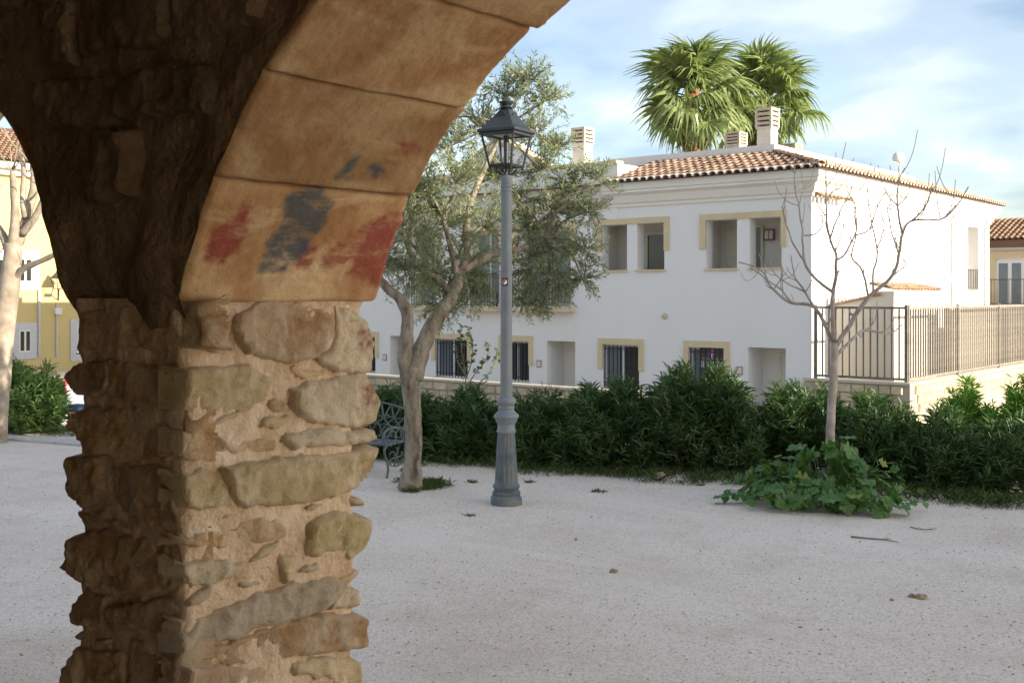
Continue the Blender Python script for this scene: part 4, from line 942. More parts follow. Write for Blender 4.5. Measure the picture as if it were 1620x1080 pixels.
# ------------------------------------------------------------------ far right house, yellow house at the end of the street
h2 = thing('far_white_house', 'far white house with brown tiled roof and balcony window beyond the fence', 'house', (-8, 47, HY))
Y2 = 44.0; g2 = lambda px: onY(px, Y2)[0]; zz2 = lambda px, py: zat(py, onY(px, Y2)[1])
x0, x1 = g2(1563), g2(1760); rel(MB().box((x0, Y2, HY), (x1, Y2 + 9, zz2(1590, 390))).build('wall', M['white']), h2)
ze = zz2(1590, 380); rr_ = []; X = x0 - .3
MBr = MB(); MBr.add([(x0 - .4, Y2 - .5, ze), (x1 + .4, Y2 - .5, ze), (x1 + .4, Y2 + 2.2, ze + .95), (x0 - .4, Y2 + 2.2, ze + .95), (x0 - .4, Y2 + 9, ze), (x1 + .4, Y2 + 9, ze)], [(0, 1, 2, 3), (3, 2, 5, 4), (0, 3, 4), (1, 5, 2)])
MBr.box((x0 - .35, Y2 - .45, ze - .28), (x1 + .35, Y2 + 9, ze - .01)); r2 = rel(MBr.build('roof', M['tile_gap']), h2)
while X < x0 + 7: rr_.append(((X, Y2 - .52, ze + .01), unit(np.array([0, 2.7, .95])), np.array([1., 0, 0]), 9, .3)); X += .205
tile_field(rr_, 'tile_rows', r2).matrix_parent_inverse = Matrix.Identity(4)
wz0, wz1 = zz2(1600, 482), zz2(1600, 412); wx0, wx1 = g2(1577), g2(1640)
f = MB(); f.box((wx0 - .25, Y2 - .06, wz0), (wx0, Y2 - .001, wz1 + .35)); f.box((wx0, Y2 - .06, wz1 + .08), (wx1 + .3, Y2 - .001, wz1 + .35)); rel(f.build('window_surround', M['sand_trim']), h2)
w = rel(MB().box((wx0, Y2 - .04, wz0), (wx1, Y2 - .001, wz1)).build('window', M['white_frame']), h2); m3 = (wx1 - wx0) / 3
for q in range(3): MB().box((wx0 + q * m3 + .08, Y2 - .052, wz0 + .05), (wx0 + (q + 1) * m3 - .06, Y2 - .042, wz1 - .1)).build('pane', M['glass_pale']).parent = w
rel(MB().box((x0 - .2, Y2 - .9, wz0 - .15), (x1, Y2 - .002, wz0 - .01)).build('balcony_slab', M['sand_trim']), h2); railing(x0 - .15, wx1 + .5, wz0, wz0 + .95, Y2 - .85, parent=h2)
yh = thing('yellow_house', 'yellow rendered house with grey window surrounds behind the pale tree', 'house', (-50, 24, HY))
YX = -46.0
rel(MB().box((YX - 9, 8, HY), (YX, 44, 7.2)).build('wall', M['yellow']), yh)
c_ = MB(); c_.box((YX - 9.1, 7.9, 6.75), (YX + .25, 44.1, 7.0)); c_.box((YX - 9.2, 7.8, 7.002), (YX + .5, 44.2, 7.3)); rel(c_.build('cornice', M['cornice']), yh)
rr_ = []; Y = 14.0
rb_ = MB(); rb_.add([(YX + .7, 7.5, 7.32), (YX + .7, 44.5, 7.32), (YX - 4.5, 44.5, 9.4), (YX - 4.5, 7.5, 9.4), (YX - 9.5, 7.5, 7.32), (YX - 9.5, 44.5, 7.32)], [(0, 1, 2, 3), (3, 2, 5, 4), (0, 3, 4), (1, 5, 2)]); r3 = rel(rb_.build('roof', M['tile_gap']), yh)
while Y < 30: rr_.append(((YX + .74, Y, 7.34), unit(np.array([-5.2, 0, 2.08])), np.array([0, 1., 0]), 12, .4)); Y += .24
tile_field(rr_, 'tile_rows', r3).matrix_parent_inverse = Matrix.Identity(4)
def ywin(pa, pb, ya, yb_, s_=.28):
    (y0, t0), (y1, t1) = onX(pa, YX), onX(pb, YX); z1, z0 = zat(ya, t0), zat(yb_, t0)
    f = rel(MB().box((YX + .001, y0 - s_, z0 - s_), (YX + .06, y1 + s_, z1 + s_)).build('window', M['grey_trim']), yh)
    MB().box((YX + .055, y0, z0), (YX + .075, y1, z1)).build('window_frame', M['white_frame']).parent = f
    for q in (0, 1): MB().box((YX + .07, y0 + .06 + q * (y1 - y0) / 2, z0 + .06), (YX + .082, y0 + (q + 1) * (y1 - y0) / 2 - .03, z1 - .06)).build('pane', M['glass']).parent = f
ywin(28, 49, 408, 446, .35); ywin(29, 47, 522, 557, .3); ywin(121, 145, 515, 560, .3); ywin(121, 145, 400, 440, .35); ywin(-22, 10, 408, 446, .35); ywin(-30, -8, 522, 557, .3)
Y, t_ = onX(50, YX); rel(MB().tube([(YX + .08, Y + .3, zat(565, t_)), (YX + .08, Y + .3, zat(445, t_))], .05, 6).build('downpipe', M['grey_trim']), yh)
Y, t_ = onX(89, YX); rel(MB().tube([(YX + .06, Y, zat(565, t_)), (YX + .06, Y, zat(480, t_))], .04, 6).build('conduit', M['grey_trim']), yh); rel(MB().box((YX, Y - .12, zat(497, t_)), (YX + .2, Y + .16, zat(487, t_))).build('meter_box', M['white_frame']), yh)
Y, t_ = onX(92, YX); wall_lantern('wall_lantern', 'dark bracket lantern on the yellow house wall', (YX, Y, zat(462, t_)), (.75, -.35, .1), .05, 1.5)

# ------------------------------------------------------------------ lamp post
lb = onG(801, 797); LD = 1764 * 1.7 / (797 - HOR); mpp = LD / F
lamp = thing('lamp_post', 'blue grey cast iron lamp post with dark four-sided lantern', 'lamp post', tuple(lb))
Zp = lambda py: (797 - py) * mpp
def ngon(r, z, n, rot=0): return [(r * math.cos(2 * math.pi * k / n + rot), r * math.sin(2 * math.pi * k / n + rot), z) for k in range(n)]
MB().loft([ngon(26 * mpp, -.05, 8, .39), ngon(26 * mpp, Zp(786), 8, .39), ngon(23.5 * mpp, Zp(783), 8, .39), ngon(22.5 * mpp, Zp(781), 8, .39)]).build('plinth', M['lamp_base'], lamp)
def prof_(L): return [(hw * mpp, Zp(y)) for hw, y in L]
MB().lathe(prof_([(20, 783), (22, 781), (22.5, 778), (21, 776), (19, 775), (19.5, 772), (21.5, 770), (21.5, 767), (19, 764), (17.5, 761)]), (0, 0, 0), 32).build('base_ring', M['lamp_base'], lamp, smooth=True)
fl = lambda w, z: 1 - .055 * max(0, math.cos(w * 14)) ** 2
MB().lathe(prof_([(18.2, 763), (17.4, 745), (16.0, 720), (14.8, 700), (14.0, 688), (13.6, 684)]), (0, 0, 0), 112, fl).build('fluted_shaft', M['lamp_base'], lamp, smooth=True)
MB().lathe(prof_([(13.5, 685), (15.2, 683), (15.6, 681.5), (14, 679.5), (13.8, 670), (15.5, 668), (17, 665), (17.5, 662.5)]), (0, 0, 0), 32).build('collar', M['lamp_paint'], lamp, smooth=True)
MB().lathe(prof_([(17, 663), (19, 661), (20, 658.5), (19, 655.5), (16.5, 653.5), (13, 650), (12, 647), (13, 645.5), (12.6, 643), (11.5, 641), (14.2, 638), (15.4, 634.5), (14.8, 631), (12, 628), (9.8, 626.5)]), (0, 0, 0), 40, lambda w, z: 1 + .012 * math.cos(w * 16)).build('ring_moulding', M['lamp_paint'], lamp, smooth=True)
MB().lathe(prof_([(9.7, 628), (9.4, 560), (8.9, 420), (8.4, 310), (8.4, 304), (9.2, 303), (9.2, 300.5), (8.4, 299.5), (8.4, 297), (9.2, 296), (9.2, 293.5), (8.4, 292.5), (8.6, 286), (9.8, 283), (10.2, 279), (6.5, 277)]), (0, 0, 0), 28).build('column', M['lamp_paint'], lamp, smooth=True)
d_ = MB()
for a0 in (0.0,):
    yf = 16.6
dv = Vector((-lb.x, -lb.y, 0)).normalized(); sv = Vector((-dv.y, dv.x, 0)) * 1.0
def hatch(z0, z1, r0, r1):
    q = MB(); th0 = math.atan2(dv.y, dv.x) + .05; th1 = th0 + .85
    V = []
    for z, r in ((z0, r0), (z1, r1)):
        for k in range(7):
            th = th0 + (th1 - th0) * k / 6; V += [((r) * math.cos(th), (r) * math.sin(th), z), ((r - .01) * math.cos(th), (r - .01) * math.sin(th), z)]
    for k in range(6):
        a = 2 * k; q.add([V[a], V[a + 2], V[14 + a + 2], V[14 + a]], [(0, 1, 2, 3)]); 
    return q.add(V, [(0, 2, 3, 1), (14, 15, 17, 16)])
hatch(Zp(737), Zp(706), .0905, .0835).build('hatch_door', M['lamp_base'], lamp)
# yoke under the lantern
q = MB()
for k in range(4):
    w = math.pi / 4 + k * math.pi / 2 - .4; ca, sa = math.cos(w), math.sin(w)
    q.tube([(0.02 * ca, .02 * sa, Zp(277)), (.055 * ca, .055 * sa, Zp(275)), (.085 * ca, .085 * sa, Zp(270)), (.085 * ca, .085 * sa, Zp(262))], .007, 6)
q.tube([(0, 0, Zp(279)), (0, 0, Zp(260))], .013, 8); q.build('yoke', M['lantern'], lamp, smooth=True)
rot = R(-35)      # a corner of the square lantern points almost at the viewer
def sq(h, z): return ngon(h * math.sqrt(2), z, 4, rot)
HB, HT = .098, .155; z0, z1 = Zp(263), Zp(212)
q = MB(); q.loft([sq(HB, z0 - .012), sq(HB + .006, z0), sq(HB, z0 + .014)]); q.build('lantern_floor', M['lantern'], lamp)
c4, t4 = ngon(HB * 1.38, 0, 4, rot), ngon(HT * 1.38, 0, 4, rot)
for k in range(4): MB().tube([(c4[k][0], c4[k][1], z0 - .03), (t4[k][0], t4[k][1], z1 + .01)], .0095, 6).build('lantern_bar', M['lantern'], lamp)
q = MB(); oz = [(HT + .008, 0), (HT + .020, .008), (HT + .020, .030), (HT - .005, .040), (HT - .04, .085), (HT - .085, .15), (HT - .112, .19), (HT - .128, .215)]
q.loft([sq(h, z1 + z) for h, z in oz]); 
hr = q.build('lantern_roof', M['lantern'], lamp)
q = MB(); q.loft([sq(HT - .055, z1 - .014), sq(HT - .055, z1 - .003)]); q.build('diffuser', M['diffuser'], lamp)
q = MB(); V = ngon((HT + .006) * 1.414, z1 - .02, 4, rot) + ngon((HT - .05) * 1.414, z1 - .02, 4, rot) + ngon((HT + .006) * 1.414, z1 - .001, 4, rot) + ngon((HT - .05) * 1.414, z1 - .001, 4, rot)
q.add(V, [(k, 4 + k, 4 + (k + 1) % 4, (k + 1) % 4) for k in range(4)] + [(k, (k + 1) % 4, 8 + (k + 1) % 4, 8 + k) for k in range(4)] + [(4 + k, 12 + k, 12 + (k + 1) % 4, 4 + (k + 1) % 4) for k in range(4)]); q.build('lantern_rim', M['lantern'], lamp)
for k in range(4):        # little pointed crests over each roof side
    w = rot + math.pi / 4 + k * math.pi / 2; a, bq = Vector((math.cos(w), math.sin(w), 0)), Vector((-math.sin(w), math.cos(w), 0)); c = a * (HT - .075) + Vector((0, 0, z1 + .125))
    MB().add([c + bq * .06, c - bq * .06, c + Vector((0, 0, .05)) + a * .01 + bq * .012, c + Vector((0, 0, .05)) + a * .01 - bq * .012, c + bq * .06 - a * .03, c - bq * .06 - a * .03], [(0, 1, 3, 2), (4, 2, 3, 5), (0, 2, 4), (1, 5, 3)]).build('roof_crest', M['lantern'], lamp)
zt = z1 + .21
MB().lathe([(.055, zt), (.042, zt + .012), (.036, zt + .02), (.044, zt + .028), (.060, zt + .042), (.062, zt + .05), (.045, zt + .056), (.036, zt + .062), (.034, zt + .066)], (0, 0, 0), 20).build('finial', M['lantern'], lamp, smooth=True)
MB().tube([(0, 0, z0), (0, 0, z1)], [.02, .024], 10).build('lamp_holder', M['lantern'], lamp)
ld = (dv + sv * -.25).normalized(); rs = (8.95) * mpp + .001
stk = thing('sticker', 'small black sticker with a red and white disc on the lamp column', 'sticker', (lb.x, lb.y, Zp(446)))
def patch(w, h, r, m, nm, a0=0):
    q = MB(); th = math.atan2(dv.y, dv.x) - .28 + a0; V = []
    for k in range(7):
        a = th + (k / 6 - .5) * w / r; V += [(r * math.cos(a), r * math.sin(a), -h / 2), (r * math.cos(a), r * math.sin(a), h / 2)]
    return q.add(V, [(2 * k, 2 * k + 2, 2 * k + 3, 2 * k + 1) for k in range(6)]).build(nm, m, stk)
patch(.052, .066, rs, M['black'], 'backing')
th = math.atan2(dv.y, dv.x) - .28
def disc(r0, rr, m, nm, half=None):
    V = [(0, 0)] + [(rr * math.cos(w), rr * math.sin(w)) for w in np.linspace(0 if half is None else half, 2 * math.pi if half is None else half + math.pi, 17)]
    return MB().add([(r0 * math.cos(th + a / r0), r0 * math.sin(th + a / r0), z) for a, z in V], [(0, i, i + 1) for i in range(1, 17)]).build(nm, m, stk)
disc(rs + .0012, .021, M['white_print'], 'white_disc'); disc(rs + .0022, .019, M['red'], 'red_half', .9)

for o_ in lamp.children:
    if o_.type == 'MESH': o_.data.set_sharp_from_angle(angle=R(38))
# ------------------------------------------------------------------ trees
def spline(pts, n):
    pts = [Vector(p) for p in pts]; out_ = []
    for i in range(len(pts) - 1):
        p0, p1, p2, p3 = pts[max(i - 1, 0)], pts[i], pts[i + 1], pts[min(i + 2, len(pts) - 1)]
        for k in range(n):
            t = k / n; out_.append(.5 * ((2 * p1) + (-p0 + p2) * t + (2 * p0 - 5 * p1 + 4 * p2 - p3) * t * t + (-p0 + 3 * p1 - 3 * p2 + p3) * t ** 3))
    return out_ + [pts[-1]]
def gnarl(mb, pts, rads, n=12, amp=.12, freq=9):
    """tube with knotted surface"""
    q = MB(); q.tube(pts, rads, n)
    cen = [Vector(p) for p in pts]
    V = []
    for i, v in enumerate(q.v):
        c = cen[min(i // n, len(cen) - 1)]; v = Vector(v); V.append(c + (v - c) * (1 + amp * 2 * fbm(v, freq, 3)))
    mb.add(V, q.f)
def rads(a, b_, n): return [a + (b_ - a) * i / (n - 1) for i in range(n)]
OD = 9.77; pm = OD / F
ob = onG(652, 772); olive = thing('olive_tree', 'olive tree with silvery crown and gnarled forked trunk beside the bench', 'tree', tuple(ob))
tr = MB()
def OP(px, py, dd=0): return P(px, py, OD + dd)
pts = spline([OP(650, 782), OP(652, 740), OP(655, 690), OP(652, 640), OP(650, 605), OP(650, 580)], 5)
gnarl(tr, pts, [.125 - .05 * min(1, i / 6) + .028 * max(0, (i - 17) / 8) for i in range(len(pts))], 16, .12, 10)
s1 = spline([OP(653, 600), OP(664, 560, .02), OP(680, 522, .05), OP(700, 490, .1), OP(716, 466, .15), OP(728, 430, .25)], 5); gnarl(tr, s1, rads(.082, .055, len(s1)), 14, .14, 10)
s2 = spline([OP(648, 600), OP(640, 575, -.02), OP(642, 540, -.08), OP(645, 505, -.12), OP(634, 475, -.1), OP(612, 455, -.05), OP(590, 425, 0), OP(585, 380, .1)], 5); gnarl(tr, s2, rads(.068, .028, len(s2)), 10, .10, 10)
rel(tr.build('trunk', M['olive_bark'], smooth=True), olive)
CL = [(835, 128, 40, .5), (800, 150, 42, .6), (862, 160, 34, .5), (760, 205, 50, .8), (848, 215, 48, .9), (880, 235, 30, .7), (715, 230, 42, .6), (720, 290, 55, .2), (670, 300, 40, .1), (775, 285, 50, 1.0), (855, 270, 36, .9), (650, 365, 45, .0),
      (705, 360, 55, .3), (765, 360, 52, .8), (645, 330, 36, .3), (690, 430, 55, .2), (740, 420, 48, .6), (650, 430, 36, .0), (700, 480, 36, .3), (745, 470, 30, .5),
      (905, 295, 36, .8), (945, 285, 30, .6), (880, 335, 44, .7), (930, 335, 30, .6), (835, 365, 44, .8), (880, 395, 48, .6), (925, 395, 30, .5), (840, 425, 42, .7), (885, 440, 34, .5), (920, 440, 24, .5), (830, 470, 26, .7), (860, 478, 18, .6), (600, 330, 45, .1), (600, 410, 40, 0), (610, 260, 40, .2), (680, 190, 36, .7), (820, 320, 36, .9)]
br = MB(); root = s1[-1]; LP_, LDr, LN = [], [], []; twg = MB()
hubs = {'a': OP(735, 380, .4), 'b': OP(800, 200, .6), 'c': OP(700, 340, .2), 'd': OP(860, 380, .6), 'e': OP(640, 380, .05)}
for k, path in {'a': [root, OP(738, 405, .32), hubs['a']], 'b': [hubs['a'], OP(745, 320, .5), OP(770, 260, .6), hubs['b']], 'c': [s1[-3], OP(715, 400, .2), hubs['c']], 'd': [s1[-1], OP(775, 405, .4), OP(820, 395, .5), hubs['d']], 'e': [s1[-6], OP(690, 440, .1), OP(660, 420, .05), hubs['e']]}.items():
    sp_ = spline(path, 6); br.tube(sp_, rads(.042 if k in 'ad' else .034, .018, len(sp_)), 8)
for (px, py, r, dd) in CL:
    c = OP(px, py, dd); hub = min(hubs.values(), key=lambda h: (h - c).length); mid = (hub + c) / 2 + Vector((rnd.uniform(-.08, .08), rnd.uniform(-.08, .08), .06))
    sp_ = spline([hub, mid, c], 5); br.tube(sp_, rads(.014, .006, len(sp_)), 6)
    rm = r * pm
    for q in range(int(11 + r * 1.0)):
        dvec = Vector((rnd.gauss(0, 1), rnd.gauss(0, 1), rnd.gauss(.15, .9))).normalized()
        st = c + dvec * rm * rnd.uniform(0, .55) + Vector((0, 0, 0)); ln = rm * rnd.uniform(.5, .95) + .06
        dvec = (dvec + Vector((0, 0, .45 if py < 300 else -.1 if py > 400 else .2))).normalized(); bend = Vector((rnd.gauss(0, .25), rnd.gauss(0, .25), -.35))
        pts = [st + dvec * ln * t + bend * ln * t * t * .5 for t in (0, .33, .66, 1)]; twg.tube(pts, [.0035, .003, .0022, .0012], 4, False)
        nl = int(7 + ln * 55)
        for i in range(nl):
            t = (i + rnd.random()) / nl; p = st + dvec * ln * t + bend * ln * t * t * .5; tg = (dvec + bend * t).normalized()
            sd2 = Vector((rnd.gauss(0, 1), rnd.gauss(0, 1), rnd.gauss(0, 1))).cross(tg).normalized()
            LP_.append(p); LDr.append(tg * .75 + sd2 * .8); LN.append(Vector((rnd.gauss(0, 1), rnd.gauss(0, 1), rnd.gauss(.5, 1))))
rel(br.build('branches', M['olive_bark'], smooth=True), olive); rel(twg.build('twigs', M['twig_bark'], kind='stuff'), olive)
n = len(LP_); LP_, LDr, LN = (np.array([tuple(v) for v in A]) for A in (LP_, LDr, LN))
leaves_obj('crown', [leaf_arrays(LP_, LDr, LN, rng.uniform(.038, .065, n), rng.uniform(.009, .0135, n), .15)], M['olive_leaf'], olive, kind='stuff')

# bare tree with upswept twigs
BD = 9.31
bbase = onG(1315, 790); bare = thing('bare_tree', 'leafless young tree with upswept grey branches above a leafy clump', 'tree', tuple(bbase))
zb = lambda x, y: (1100 + x / 1.742, 240 + y / 1.742)
BR = [
 ([(384,540),(370,505),(330,430),(265,415),(215,380),(185,330),(120,303)], 5.2, 1.3, .25), ([(265,415),(235,380),(190,345),(150,320)], 2.2, .9, .3), ([(330,430),(300,385),(275,340),(262,285)], 3.0, 1.0, .1), ([(300,385),(250,360),(215,330),(205,300)], 2, .9, -.1),
 ([(382,520),(378,400),(387,340),(388,290),(370,240),(360,140),(360,20)], 5.0, 1.1, -.15), ([(383,390),(330,350),(302,300),(296,230),(285,150),(272,90),(276,5)], 3.6, 1.0, .3), ([(302,300),(272,262),(252,200),(243,150),(255,95)], 2.4, .9, -.2), ([(296,230),(332,228),(352,190),(340,160)], 1.8, .9, .2),
 ([(370,240),(400,165),(432,95)], 2.0, .8, -.3), ([(388,300),(420,270),(445,210),(440,150),(420,110)], 2.4, .9, .35),
 ([(388,535),(450,440),(490,390),(545,340),(562,280),(572,230),(600,190),(690,180),(755,97)], 5.4, 1.1, -.2), ([(572,230),(556,150),(560,80),(576,45)], 2.6, .9, .2), ([(600,190),(640,140),(655,88)], 2.0, .8, -.3), ([(490,390),(492,330),(502,270),(482,180),(474,100)], 2.6, .9, .3),
 ([(478,400),(460,330),(432,290),(442,230),(438,150)], 2.6, .9, -.4), ([(548,340),(578,312),(570,290)], 1.6, .8, .2), ([(390,560),(440,510),(470,490),(530,500),(572,475)], 4.0, 1.0, .5), ([(470,490),(495,465),(500,415)], 2.0, .9, .1), ([(560,280),(540,220),(530,150)], 2, .8, -.2), ([(690,180),(715,150)], 1.4, .8, .1),
 ([(500,270),(520,210),(510,160)], 1.6, .8, .2), ([(442,230),(480,215),(500,150),(530,105)], 1.7, .8, -.2), ([(285,150),(300,110),(320,90)], 1.4, .7, .2), ([(360,140),(380,110),(400,100)], 1.3, .7, .2), ([(215,380),(240,340),(230,300)], 1.6, .8, -.1), ([(556,150),(585,120),(590,90)], 1.4, .7, .1),
]
bt = MB(); mm_ = BD / F
trk = spline([P(*zb(374, 980), BD), P(*zb(372, 860), BD), P(*zb(373, 760), BD), P(*zb(379, 650), BD), P(*zb(384, 560), BD), P(*zb(385, 525), BD)], 5)
gnarl(bt, trk, [0.042 - .012 * i / (len(trk) - 1) for i in range(len(trk))], 12, .06, 14); rel(bt.build('trunk', M['grey_bark'], smooth=True), bare)
bb = MB(); ends = {}
def dep(pt):  # smooth depth field so that branches which meet on the picture meet in space
    return None
known = [((384, 540), 0.0), ((390, 560), 0.0), ((388, 535), 0), ((382, 520), 0)]
def depth_of(p):
    best = min(known, key=lambda k: (k[0][0] - p[0]) ** 2 + (k[0][1] - p[1]) ** 2); return best[1]
for pl, r0, r1, dd in BR:
    d0 = depth_of(pl[0]); Ls = [0]
    for a, b_ in zip(pl, pl[1:]): Ls.append(Ls[-1] + math.dist(a, b_))
    pts = []
    for p, l in zip(pl, Ls):
        d = d0 + dd * 1.6 * (l / 500) ** 1.0 * 1.2; known.append((p, d)); pts.append(P(*zb(*p), BD + d))
    for a, b_ in zip(range(len(pl) - 1), range(1, len(pl))):
        known.append((((pl[a][0] + pl[b_][0]) / 2, (pl[a][1] + pl[b_][1]) / 2), (known[-len(pl)][1] if False else d0 + dd * 1.92 * ((Ls[a] + Ls[b_]) / 2 / 500))))
    sp_ = spline(pts, 6); sp_ = [p + Vector((mn.noise(p * 9), mn.noise(p * 9 + Vector((3, 0, 0))), mn.noise(p * 9 + Vector((0, 5, 0))))) * .012 * min(1, i / 4) for i, p in enumerate(sp_)]
    rr0 = [(r0 + (r1 - r0) * (i / (len(sp_) - 1)) ** .8) * mm_ * .78 for i in range(len(sp_))]; bb.tube(sp_, rr0, 7)
    for i in range(int(len(sp_) * .35), len(sp_) - 2, 4):
        if rnd.random() < .62:
            tg = (sp_[i + 1] - sp_[i - 1]).normalized(); sdv = Vector((rnd.gauss(0, 1), rnd.gauss(0, 1), rnd.gauss(.2, .5))).normalized(); L = rnd.uniform(.10, .34); d1 = (tg * .7 + sdv * .8).normalized(); up_ = Vector((0, 0, 1))
            tw = spline([sp_[i], sp_[i] + d1 * L * .35, sp_[i] + d1 * L * .62 + up_ * L * .16, sp_[i] + d1 * L * .8 + up_ * L * .5], 4); bb.tube(tw, rads(min(.0055, rr0[i] * .7), .0026, len(tw)), 5)
    for i in range(5, len(sp_), 3):       # buds and short spurs
        if rnd.random() < .55:
            tg = (sp_[i] - sp_[i - 1]).normalized(); sdv = Vector((rnd.gauss(0, 1), rnd.gauss(0, 1), rnd.gauss(.6, .6))).normalized(); L = rnd.uniform(.012, .03) if rnd.random() < .8 else rnd.uniform(.06, .12)
            bb.tube([sp_[i], sp_[i] + (tg * .5 + sdv) * L * .6, sp_[i] + (tg * .5 + sdv * .9 + Vector((0, 0, .3))) * L], [rr0[i] * .7, rr0[i] * .55, .002], 5)
rel(bb.build('branches', M['grey_bark'], smooth=True), bare)

# pale pollarded tree at the left arch
pb = onG(-8, 700); D3 = F * 1.7 / (700 - HOR); pale = thing('pollarded_tree', 'pale pollarded tree with stubby limbs in front of the yellow house', 'tree', tuple(pb))
q = MB(); PPt = lambda x, y, d=0: P(x, y, D3 + d)
sp_ = spline([PPt(-12, 712), PPt(-6, 640), PPt(2, 560), PPt(10, 490), PPt(17, 440), PPt(22, 385)], 5); gnarl(q, sp_, rads(.15, .10, len(sp_)), 14, .05, 5)
for pl, a, b_, dd in (([(20, 400), (34, 370), (46, 330), (55, 290), (52, 262)], .085, .05, .2), ([(18, 400), (24, 350), (22, 310), (20, 270)], .075, .04, -.3), ([(16, 400), (4, 372), (-8, 355), (-30, 320)], .07, .04, .1), ([(35, 370), (55, 345), (68, 318), (74, 300)], .06, .035, -.2), ([(18, 445), (38, 425), (60, 415), (82, 405), (100, 396)], .05, .03, -.3), ([(18, 470), (0, 440), (-20, 420)], .06, .04, .3), ([(40, 345), (36, 310), (38, 275), (34, 250)], .05, .035, .4)):
    s3 = spline([PPt(x, y, dd * i / 4) for i, (x, y) in enumerate(pl)], 4); gnarl(q, s3, rads(a * .85, b_ * .8, len(s3)), 10, .09, 8)
    e = s3[-1]
    for k in range(7):
        dv3 = Vector((rnd.gauss(0, .6), rnd.gauss(0, .6), rnd.uniform(.4, 1))); q.tube([e, e + dv3 * .2, e + dv3 * .42 + Vector((0, 0, .06))], [.009, .006, .003], 5)
rel(q.build('trunk', M['pale_bark'], smooth=True), pale)

# fan palms behind the house
def fan_mesh(seed):
    r = random.Random(seed); V = []; Fc = []
    q = MB(); pet = r.uniform(.7, 1.15); q.tube([(0, 0, 0), (0, pet * .5, .03), (0, pet, 0)], [.035, .024, .018], 5)
    ns = 30; R0 = r.uniform(.85, 1.05)
    for i in range(ns):
        a = math.radians(-118 + 236 * i / (ns - 1)) + r.gauss(0, .02); L = R0 * (1 - .22 * abs(i / (ns - 1) - .5) * 2) * r.uniform(.92, 1.08)
        da, cp_ = (math.sin(a), math.cos(a)), (math.cos(a), -math.sin(a)); sag = r.uniform(.02, .26); wob = r.gauss(0, .09)
        base = len(q.v); pv = []
        for (t, w, z) in ((0, .014, 0), (.40, .070, .015), (.62, .050, -.03), (.82, .022, -.12 - sag * .8), (1.0, .004, -.26 - sag * 2.3)):
            c = (da[0] * L * t + cp_[0] * wob * t * t, pet + da[1] * L * t + cp_[1] * wob * t * t, z * L + .10 * math.cos(a * .5) * t * (1 - t))
            pv += [(c[0] + cp_[0] * w, c[1] + cp_[1] * w, c[2] + .5 * w * (1 if i % 2 else -1)), (c[0] - cp_[0] * w, c[1] - cp_[1] * w, c[2] - .5 * w * (1 if i % 2 else -1))]
        q.add(pv, [(2 * k, 2 * k + 1, 2 * k + 3, 2 * k + 2) for k in range(4)])
    me = bpy.data.meshes.new('frond'); me.from_pydata([tuple(v) for v in q.v], [], q.f); me.update(); me.materials.append(M['palm_leaf']); return me
fans = [fan_mesh(s) for s in range(6)]
dead_fan = fans[2].copy(); dead_fan.materials.clear(); dead_fan.materials.append(M['dry_grass'])
def palm(label, px, pyc, depth, sc, seed):
    r = random.Random(seed); c = P(px, pyc, depth); a, b_ = ray(px); g0 = HY
    T = thing('fan_palm', label, 'palm', (c.x, c.y, g0), 'fan palms behind the white house')
    q = MB(); H = c.z - g0; pts = [(.10 * math.sin(i * .5) * (i / 24), 0, H * i / 24) for i in range(25)]
    gnarl(q, pts, [.30 - .10 * min(1, i / 12) + (.06 if i > 20 else 0) for i in range(25)], 14, .07, 4); q.build('trunk', M['palm_bark'], T, smooth=True)
    nf = 43 + seed % 4
    for i in range(nf):
        k = i / (nf - 1); el = math.radians(86 - 122 * k ** 1.05 + r.uniform(-14, 14)); az = i * 2.39996 + r.uniform(-.25, .25)
        if el < math.radians(-38): el = math.radians(-38)
        Mx = Matrix.Translation((0, 0, H - .15 - .55 * k)) @ Matrix.Rotation(az, 4, 'Z') @ Matrix.Rotation(el, 4, 'X') @ Matrix.Rotation(r.uniform(-.9, .9), 4, 'Y') @ Matrix.Scale(sc * r.uniform(.85, 1.1), 4)
        o = bpy.data.objects.new('frond', fans[r.randrange(6)]); COL.objects.link(o); o.parent = T; o.matrix_local = Mx
    for i in range(7):                                   # brown dead fronds hanging against the trunk
        Mx = Matrix.Translation((0, 0, H - .75)) @ Matrix.Rotation(i * 2.4 + r.random(), 4, 'Z') @ Matrix.Rotation(math.radians(-74 + r.uniform(-8, 8)), 4, 'X') @ Matrix.Scale(sc * r.uniform(.55, .75), 4)
        o = bpy.data.objects.new('dead_frond', dead_fan); COL.objects.link(o); o.parent = T; o.matrix_local = Mx
    # a few hanging dead flower stalks
    for i in range(3):
        az = r.uniform(0, 6.28); d = Vector((math.cos(az), math.sin(az), 0)); t = MB(); t.tube([Vector((0, 0, H)), d * .8 + Vector((0, 0, H + .3)), d * 1.7 + Vector((0, 0, H - .2)), d * 2.1 + Vector((0, 0, H - 1.1))], [.02, .016, .01, .004], 5); t.build('flower_stalk', M['dry_grass'], T)
palm('tall fan palm with bare reddish trunk showing above the white parapet', 1099, 136, 42, 1.22, 3)
palm('fan palm whose trunk is hidden by the large square chimney', 1207, 152, 45, 1.28, 8)

